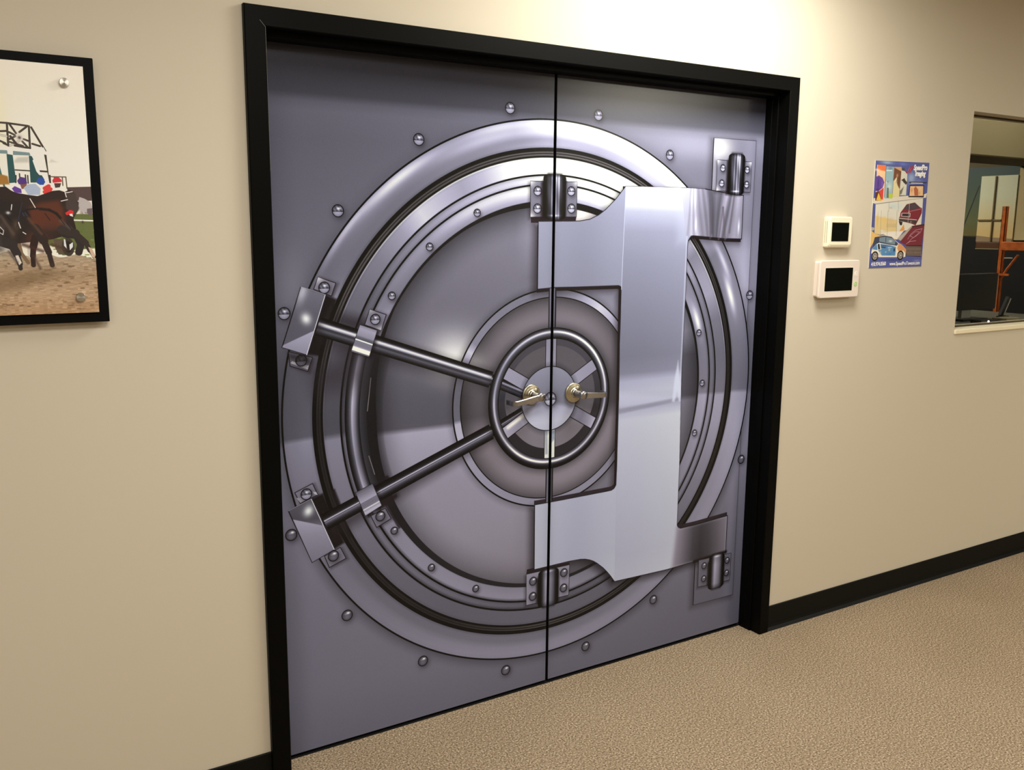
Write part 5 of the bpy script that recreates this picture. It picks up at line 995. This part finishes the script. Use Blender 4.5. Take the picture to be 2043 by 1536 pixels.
ra.poly([(-1.66, 1.47), (-1.55, 1.50), (-1.50, 1.505), (-1.48, 1.49), (-1.58, 1.455), (-1.66, 1.44)], (104, 84, 58), soft=.015, alpha=.55)
# jockeys
rp('jock1', (222, 216, 212)); rp('slv1', (92, 58, 140)); rp('face1', (122, 82, 66)); rp('cap1', (78, 52, 118)); ra.blob((-1.583, 1.657), .008, .007, (104, 76, 146), .7)
rp('jock2', (158, 170, 192)); rp('cap2', (44, 76, 152)); ra.blob((-1.534, 1.657), .006, .006, (78, 112, 190), .7)
rp('jock3', (226, 214, 208)); rp('face3', (74, 56, 54)); rp('cap3', (190, 48, 56)); ra.segs(fx(RP['dots3']), .0042, (196, 60, 56)); ra.line((-1.5035, 1.646), (-1.489, 1.648), .0016, (232, 226, 220))
# horses
rp('tread', (86, 74, 60)); c_ = RP['wheel'][0]; rr_ = RP['wheel_r'][1][0]-RP['wheel_r'][0][0]
q = ra.win(c_[0]-.03, c_[0]+.03, c_[1]-.03, c_[1]+.03); s_, XX, ZZ = q
ra.put(s_, ra.cov(np.hypot((XX-c_[0])/.62, ZZ-c_[1])-.0215), (58, 52, 44), XX, ZZ); ra.put(s_, ra.cov(np.hypot((XX-c_[0])/.62, ZZ-c_[1])-.0135), (34, 30, 28), XX, ZZ)
rp('hub', (206, 206, 208)); rp('hub2', (206, 206, 208))
rp('leg5', None) if False else ra.path(fx(RP['leg5']), [.006, .006, .008], (44, 38, 38)); ra.path(fx(RP['leg6']), [.005, .004], (112, 92, 72))
rp('wh2', (190, 180, 172))
rp('grey', (168, 160, 158)); rp('mz', (98, 86, 90)); ra.blob((-1.431, 1.613), .0028, .004, (52, 44, 48), .9)
rp('body', (44, 34, 32)); rp('bay', (84, 46, 34), soft=.008); rp('dark', (36, 31, 31), soft=.008); rp('whead', (66, 56, 54), soft=.003)
for c_, r1, r2, col_ in (((-1.53, 1.575), .03, .022, (88, 50, 38)), ((-1.50, 1.60), .02, .012, (70, 44, 38)), ((-1.60, 1.60), .012, .02, (72, 60, 54)), ((-1.58, 1.585), .01, .02, (70, 56, 48)), ((-1.61, 1.55), .02, .012, (52, 46, 46)), ((-1.57, 1.605), .008, .015, (92, 72, 52))): ra.blob(c_, r1, r2, col_, .7)
for n_, w_, c_ in (('leg1', [.012, .009, .006, .0045], (46, 40, 40)), ('leg2', [.008, .006, .005], (44, 30, 28)), ('leg3', [.010, .007, .0052], (46, 36, 34)), ('leg4', [.010, .007, .0055, .004], (50, 42, 40))): ra.path(fx(RP[n_]), w_, c_)
rp('wh1', (200, 190, 180)); rp('sock4', (188, 160, 138)); ra.blob(RP['leg3'][-1], .005, .007, (60, 44, 38), .95); ra.blob(RP['leg2'][-1], .005, .004, (52, 38, 34), .95)
for q_ in (((-1.545, 1.62), (-1.520, 1.585), .0022, (96, 66, 52)), ((-1.600, 1.625), (-1.578, 1.585), .0030, (84, 70, 62)), ((-1.560, 1.560), (-1.520, 1.545), .0035, (64, 40, 34)), ((-1.500, 1.560), (-1.468, 1.548), .0030, (72, 48, 42)), ((-1.478, 1.615), (-1.458, 1.598), .0030, (84, 74, 72)), ((-1.612, 1.600), (-1.604, 1.560), .0030, (58, 52, 52)), ((-1.59, 1.545), (-1.575, 1.52), .0024, (66, 58, 56)), ((-1.54, 1.535), (-1.528, 1.505), .0022, (66, 48, 44))): ra.line(q_[0], q_[1], q_[2], q_[3], soft=.004, alpha=.8)
for q_ in ((-1.5500, 1.640), (-1.5100, 1.632), (-1.4800, 1.622), (-1.5900, 1.628), (-1.4650, 1.6100)): ra.line(q_, (q_[0]+.010, q_[1]-.016), .0007, (18, 14, 14))
ra.path([(-1.605, 1.602), (-1.597, 1.592), (-1.599, 1.583), (-1.606, 1.588)], .0009, (190, 186, 184)); ra.blob((-1.601, 1.590), .003, .004, (20, 18, 18), .9)
ra.path([(-1.520, 1.642), (-1.500, 1.640), (-1.486, 1.632), (-1.478, 1.622)], .0028, (30, 26, 26), soft=.002)
ra.path([(-1.565, 1.628), (-1.545, 1.640), (-1.525, 1.643)], .0020, (30, 26, 28), soft=.002)
rp('redb', (196, 48, 48)); rp('wb', (216, 208, 204)); ra.segs(fx(RP['strapw']), .0009, (214, 206, 200))
ra.path([(-1.555, 1.655), (-1.562, 1.63), (-1.57, 1.60)], .0012, (44, 44, 58))
# crest detail on the sleeves and the number cloth
ra.line((-1.556, 1.632), (-1.553, 1.626), .0012, (50, 52, 70)); ra.line((-1.551, 1.633), (-1.547, 1.626), .0012, (50, 52, 70)); ra.blob((-1.585, 1.632), .005, .004, (214, 206, 214), .9)
ra.line((-1.3988, 1.38), (-1.3988, 1.985), .0012, (250, 246, 238))
rim = ra.image('race_print', gain=np.float32(RACE_GAIN), noise=3, mirror=int((1.655-1.640+.62)*2600*.0)+520)
M['race'] = print_mat('race_photograph', rim, .30, .4)
RW = 520/2600
# board: outer size from the photo on the right side; it runs on to the left out of view
BX0, BX1, BZ0, BZ1 = -1.655-RW-.025, -1.3850, 1.3745, 1.9895
pic = box('framed_picture', (BX0, -.0250, BZ0), (BX1, -.006, BZ1), M['black_board'], bevel=.0012, seg=1)
tag(pic, 'horse race photograph on a black board hung left of the doors', 'picture')
box('hanging_batten', (BX0+.06, -.0062, BZ0+.08), (BX1-.05, -.0002, BZ1-.08), M['black_board'], pic)
ix0, ix1, iz0, iz1 = -1.655-RW, -1.4080, 1.3985, 1.9680
sheet('photo_print', [(ix0, iz0), (ix1, iz0), (ix1, iz1), (ix0, iz1)], -.0300, .0050, [M['race'], M['paper']], lambda x, z: ((x-(ra.x0-RW))/(ra.x1-ra.x0+RW), (z-ra.z0)/(ra.z1-ra.z0)), pic)
for (sx, sz) in RP['disc']+[(ix0+.042, 1.9285), (ix0+.042, 1.436)]:
    bm = bmesh.new(); add_lathe(bm, [(0, -.0300), (.0100, -.0300), (.0106, -.0308), (.0106, -.0372), (.0098, -.0382), (0, -.0384)], (sx, 0, sz), 36)
    o = link('standoff_cap', bm, M['chrome'], pic)
def aniso():
    N, L, b = nodes(M['chrome']); b.inputs['Anisotropic'].default_value = .8
    tg = N.new('ShaderNodeTangent'); tg.direction_type = 'RADIAL'; tg.axis = 'Y'; L.new(tg.outputs['Tangent'], b.inputs['Tangent'])
aniso()

# ================================================================== the dim room seen through the window
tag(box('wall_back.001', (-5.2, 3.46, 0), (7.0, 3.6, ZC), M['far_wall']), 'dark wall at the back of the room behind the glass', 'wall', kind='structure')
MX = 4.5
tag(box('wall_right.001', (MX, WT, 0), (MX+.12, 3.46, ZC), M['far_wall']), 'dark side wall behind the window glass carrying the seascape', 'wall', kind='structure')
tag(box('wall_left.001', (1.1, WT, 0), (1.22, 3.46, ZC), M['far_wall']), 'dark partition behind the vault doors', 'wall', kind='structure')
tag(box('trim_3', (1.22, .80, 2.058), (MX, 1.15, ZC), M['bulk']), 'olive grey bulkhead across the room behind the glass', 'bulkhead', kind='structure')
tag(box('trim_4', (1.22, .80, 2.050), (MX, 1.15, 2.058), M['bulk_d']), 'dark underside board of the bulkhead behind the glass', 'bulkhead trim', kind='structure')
# seascape mural on the side wall (drawn in y, z)
mu = Art(.70, 2.30, 1.00, 2.056, 700, (40, 50, 60))
Y_, Z2 = np.meshgrid(mu.xs, mu.zs)
mu.C[:] = np.stack([lerp(Z2, [(1.0, 26), (1.575, 30), (1.588, 104), (1.70, 94), (1.85, 78), (2.05, 62)]), lerp(Z2, [(1.0, 24), (1.575, 26), (1.588, 96), (1.70, 100), (1.85, 90), (2.05, 78)]), lerp(Z2, [(1.0, 24), (1.575, 26), (1.588, 60), (1.70, 72), (1.85, 78), (2.05, 82)])], -1)
hl = 1.580+.004*np.sin(Y_*60)+.003*np.sin(Y_*147)
mu.put((slice(None), slice(None)), np.clip((hl-Z2)*200, 0, 1).astype(np.float32), (30, 30, 32), Y_, Z2)
mu.line((1.60, 1.40), (1.425, 1.93), .0035, (34, 38, 40)); mu.line((1.75, 1.55), (1.60, 2.0), .002, (40, 44, 46))
for k in range(120):
    y_ = random.uniform(.7, 2.3); z_ = random.uniform(1.02, 1.56); mu.line((y_, z_), (y_+random.uniform(.03, .12), z_), .0015, (44, 44, 44), soft=.002, alpha=.6)
mim = mu.image('seascape_print', gain=np.float32(1.0))
M['mural'] = print_mat('seascape_vinyl', mim, .4, .3)
def yz_sheet(name, y0, y1, z0, z1, x, th, m, m2, uvf, parent=None):
    bm = bmesh.new(); uvl = bm.loops.layers.uv.new('UVMap')
    A_ = [bm.verts.new((x, y, z)) for y, z in ((y1, z0), (y0, z0), (y0, z1), (y1, z1))]; B_ = [bm.verts.new((x+th, y, z)) for y, z in ((y1, z0), (y0, z0), (y0, z1), (y1, z1))]
    f = bm.faces.new(A_); bm.faces.new(B_[::-1]).material_index = 1
    for i in range(4): bm.faces.new((A_[i], B_[i], B_[(i+1) % 4], A_[(i+1) % 4])).material_index = 1
    for fc in bm.faces:
        for l in fc.loops: l[uvl].uv = uvf(l.vert.co.y, l.vert.co.z)
    return link(name, bm, [m, m2], parent)
mural = yz_sheet('seascape_mural', .70, 2.30, 1.00, 2.056, MX-.004, .0038, M['mural'], M['dark_pl'], lambda y, z: ((y-.7)/1.6, (z-1.0)/1.056))
tag(mural, 'dark dusk seascape mural on the side wall behind the glass', 'mural')
# bright reflection in the glass, built as a pale panel with crossed bars
M['pale'] = mat('glass_reflection_face', (236, 226, 190), .6, .3)
def pale_nodes():
    N, L, b = nodes(M['pale']); tc = N.new('ShaderNodeTexCoord'); sp = N.new('ShaderNodeSeparateXYZ'); cr = N.new('ShaderNodeValToRGB')
    cr.color_ramp.elements[0].color = (*[float(v) for v in s2l((214, 186, 132))], 1); cr.color_ramp.elements[1].color = (*[float(v) for v in s2l((206, 208, 186))], 1)
    cr.color_ramp.elements[0].position = .15; cr.color_ramp.elements[1].position = .7
    L.new(tc.outputs['Generated'], sp.inputs['Vector']); L.new(sp.outputs['Z'], cr.inputs['Fac']); L.new(cr.outputs['Color'], b.inputs['Base Color'])
pale_nodes()
M['hill'] = mat('brightened_hill_print', (150, 128, 104), .6, .3); M['bar'] = mat('brown_reflection_bar', (112, 98, 70), .6, .3)
pn = empty('glass_reflection', (MX-.02, 1.146, 1.545)); tag(pn, 'bright reflection in the window glass built as a tall pale panel with thin bars', 'panel')
def cb(name, a, b, m, root=pn, bev=0): return child_box(name, a, b, m, root, bev)
cb('reflection_face', (MX-.020, 1.146, 1.545), (MX-.0045, 1.404, 1.995), M['pale'])
bm = bmesh.new(); hx = MX-.0215
A_ = [(1.404, 1.546), (1.147, 1.546), (1.147, 1.568), (1.21, 1.572), (1.298, 1.577), (1.404, 1.588)]
v0 = [bm.verts.new((hx-pn.location.x, y-pn.location.y, z-pn.location.z)) for y, z in A_]; v1 = [bm.verts.new((hx+.0014-pn.location.x, y-pn.location.y, z-pn.location.z)) for y, z in A_]
bm.faces.new(v0); bm.faces.new(v1[::-1])
for i in range(6): bm.faces.new((v0[i], v1[i], v1[(i+1) % 6], v0[(i+1) % 6]))
link('brightened_hill', bm, M['hill'], pn)  # mural hill repeated in a brighter colour where the reflection lies over it
cb('reflection_upright_bar', (MX-.030, 1.291, 1.548), (MX-.0205, 1.299, 1.992), M['bar']); cb('reflection_cross_bar', (MX-.0300, 1.235, 1.690), (MX-.0205, 1.403, 1.699), M['bar'])
M['side_panel'] = mat('tan_panel', (186, 168, 130), .7, .2)
side = box('wall_panel', (MX-.012, .74, 1.56), (MX-.0045, 1.142, 2.04), M['side_panel']); tag(side, 'olive grey panel behind the glass beside the bright reflection', 'panel')

# orange pallet rack
rk = empty('pallet_rack', (4.1, .975, 0)); tag(rk, 'orange steel pallet rack standing behind the window glass', 'rack')
def upright(y):
    bm = bmesh.new()
    x, yy = 0, y-.975
    for a, b in (((x-.03, yy-.013, 0), (x-.026, yy+.013, 1.775)), ((x-.03, yy-.013, 0), (x+.0, yy-.010, 1.775)), ((x-.03, yy+.010, 0), (x+.0, yy+.013, 1.775))): add_box(bm, a, b)
    return link('upright', bm, M['orange'], rk)
upright(.978); upright(-.20+.5)
cb('beam', (4.055, .31, 1.497), (4.075, .968, 1.552), M['orange'], rk, .003); cb('beam', (4.085, .988, 1.505), (4.105, 1.158, 1.547), M['orange_shaded'], rk, .003); cb('beam_lip', (4.082, .988, 1.502), (4.107, 1.158, 1.507), M['bulk'], rk)
bm = bmesh.new(); add_tube(bm, [(-.02, -.11, 1.47), (-.02, -.045, 1.376), (-.02, .0, 1.29)], .008, 8); link('brace', bm, M['orange'], rk)
bm = bmesh.new(); add_tube(bm, [(-.02, -.02, 1.448), (-.02, -.075, 1.449)], .004, 8); link('bracket', bm, M['silver_pl'], rk)
cb('cross_tie', (4.06, .905, 1.337), (4.07, .985, 1.350), M['orange'], rk)
cb('foot_plate', (4.05, .94, 0), (4.15, 1.01, .008), M['orange'], rk); cb('foot_plate', (4.05, .265, 0), (4.15, .335, .008), M['orange'], rk)

# desk, monitor, leaning tablet, small things on the desk just behind the glass
ds = empty('desk', (2.55, .22, 0)); tag(ds, 'dark grey desk behind the window under the monitor', 'desk')
cb('desk_top', (2.50, .20, 1.128), (3.50, .92, 1.152), M['desk'], ds, .003)
for x_ in (2.53, 3.44):
    for y_ in (.23, .86): cb('leg', (x_, y_, 0), (x_+.04, y_+.04, 1.128), M['dark_pl'], ds)
mo = empty('monitor', (2.86, .42, 1.152)); tag(mo, 'black computer monitor facing away on the desk behind the glass', 'monitor')
cb('display', (2.66, .395, 1.205), (3.085, .430, 1.395), M['dark_pl'], mo, .004); cb('bezel_edge', (3.0852, .396, 1.205), (3.0885, .429, 1.393), M['silver_pl'], mo)
cb('stand', (2.80, .405, 1.164), (2.88, .425, 1.210), M['silver_pl'], mo); cb('stand_foot', (2.73, .35, 1.152), (2.95, .47, 1.164), M['dark_pl'], mo, .002)
M['led'] = emit('white_power_light', (1, 1, 1), 6.0)
kb = empty('desk_phone', (2.80, .27, 1.152)); tag(kb, 'low black desk device with a bright white light beside the monitor', 'desk device')
cb('body', (2.71, .235, 1.152), (2.86, .300, 1.170), M['dark_pl'], kb, .004)
bm = bmesh.new(); add_lathe(bm, [(0, 0), (.006, 0), (.006, -.002), (0, -.002)], (2.765-2.80, .2352-.27, 1.1625-1.152), 20); link('status_light', bm, M['led'], kb)
tb = empty('tablet', (3.19, .40, 1.152)); tag(tb, 'slim black tablet leaning on its stand at the desk end', 'tablet')
bm = bmesh.new(); add_prism(bm, [(-.052, .016), (-.030, .010), (.028, .105), (.008, .114)], -.008, .008); link('tablet_body', bm, M['dark_pl'], tb)
bm = bmesh.new(); add_prism(bm, [(-.030, .010), (-.022, .008), (.036, .102), (.028, .105)], -.008, .008); link('tablet_back', bm, M['silver_pl'], tb)
bm = bmesh.new(); add_prism(bm, [(-.06, 0), (.03, 0), (.02, .008), (-.03, .014), (-.06, .008)], -.012, .012); link('stand', bm, M['dark_pl'], tb)
pb = box('paper_stack', (2.97, .26, 1.152), (3.10, .34, 1.166), M['bulk'], bevel=.001); tag(pb, 'small stack of grey paper on the desk behind the glass', 'paper')

# ================================================================== lights
def fixture(name, x, y, w, d, power, label, col=(1, .975, .90), group='ceiling light panels'):
    r = empty(name, (x, y, ZC)); tag(r, label, 'ceiling light', group)
    bm = bmesh.new()
    for a, b in (((-w/2-.02, -d/2-.02, -.012), (w/2+.02, -d/2, 0)), ((-w/2-.02, d/2, -.012), (w/2+.02, d/2+.02, 0)), ((-w/2-.02, -d/2, -.012), (-w/2, d/2, 0)), ((w/2, -d/2, -.012), (w/2+.02, d/2, 0))): add_box(bm, a, b)
    link('light_frame', bm, M['ceiling'], r)
    bm = bmesh.new(); add_box(bm, (-w/2, -d/2, -.006), (w/2, d/2, -.001)); link('diffuser', bm, M['diff'], r)
    ld = bpy.data.lights.new(name+'_lamp', 'AREA'); ld.shape = 'RECTANGLE'; ld.size = w*.96; ld.size_y = d*.96; ld.energy = power; ld.color = col
    lo = bpy.data.objects.new(name+'_lamp', ld); COL.objects.link(lo); lo.location = (x, y, ZC-.015)
    return r
M['diff'] = emit('light_diffuser', (1, .95, .85), 1.5)
for i, (x, y, pw, lb) in enumerate(LAMPS): fixture('ceiling_light', x, y, 1.18, 1.18 if i == 1 else .58, pw, lb, (1, .95, .78) if i == 1 else (1, .975, .90))
fixture('ceiling_light', DLX, DLY, 1.0, .58, DL_POWER, 'bright ceiling light panel close to the wall above the right door leaf', col=(1, .98, .88))
ld = bpy.data.lights.new('back_room_lamp', 'AREA'); ld.shape = 'RECTANGLE'; ld.size = .8; ld.size_y = .8; ld.energy = BACK_POWER; ld.color = (1, .92, .74)
lo = bpy.data.objects.new('back_room_lamp', ld); COL.objects.link(lo); lo.location = (3.3, 2.3, ZC-.02)
ld = bpy.data.lights.new('window_bay_lamp', 'AREA'); ld.shape = 'RECTANGLE'; ld.size = 1.2; ld.size_y = .15; ld.energy = 7; ld.color = (1, .93, .76)  # unseen fill light added to brighten the bulkhead face
lo = bpy.data.objects.new('window_bay_lamp', ld); COL.objects.link(lo); lo.location = (3.5, .40, ZC-.02)  # added unseen fill light for the bulkhead face

w = bpy.data.worlds.new('world'); scene.world = w; w.use_nodes = True
w.node_tree.nodes['Background'].inputs['Color'].default_value = (.02, .02, .02, 1); w.node_tree.nodes['Background'].inputs['Strength'].default_value = .3

# ================================================================== camera
cd = bpy.data.cameras.new('camera'); cam = bpy.data.objects.new('camera', cd); COL.objects.link(cam)
cd.sensor_fit = 'HORIZONTAL'; cd.sensor_width = 36; cd.lens = 1816.5492/2043*36; cd.clip_start = .02; cd.clip_end = 60
Rm = Matrix(((0.852497562966628, -0.5226607931291127, 0.008579071138933546), (-0.0811671050335349+.0001, -0.14840414632499999, -0.9855984648095947), (0.5164068450528536, 0.8395248088527192, -0.1688847704897138)))
rx, ry, rz = Vector(Rm[0]), Vector(Rm[1]), Vector(Rm[2])
rot = Matrix((rx, -ry, -rz)).transposed()
cam.matrix_world = Matrix.Translation((-1.7094, -2.4324, 1.6056)) @ rot.to_4x4()
scene.camera = cam
vs = scene.view_settings; scene.display_settings.display_device = 'sRGB'
vs.view_transform = 'Standard'; vs.look = 'None'; vs.exposure = EXPOSURE; vs.gamma = 1.0; vs.use_curve_mapping = False
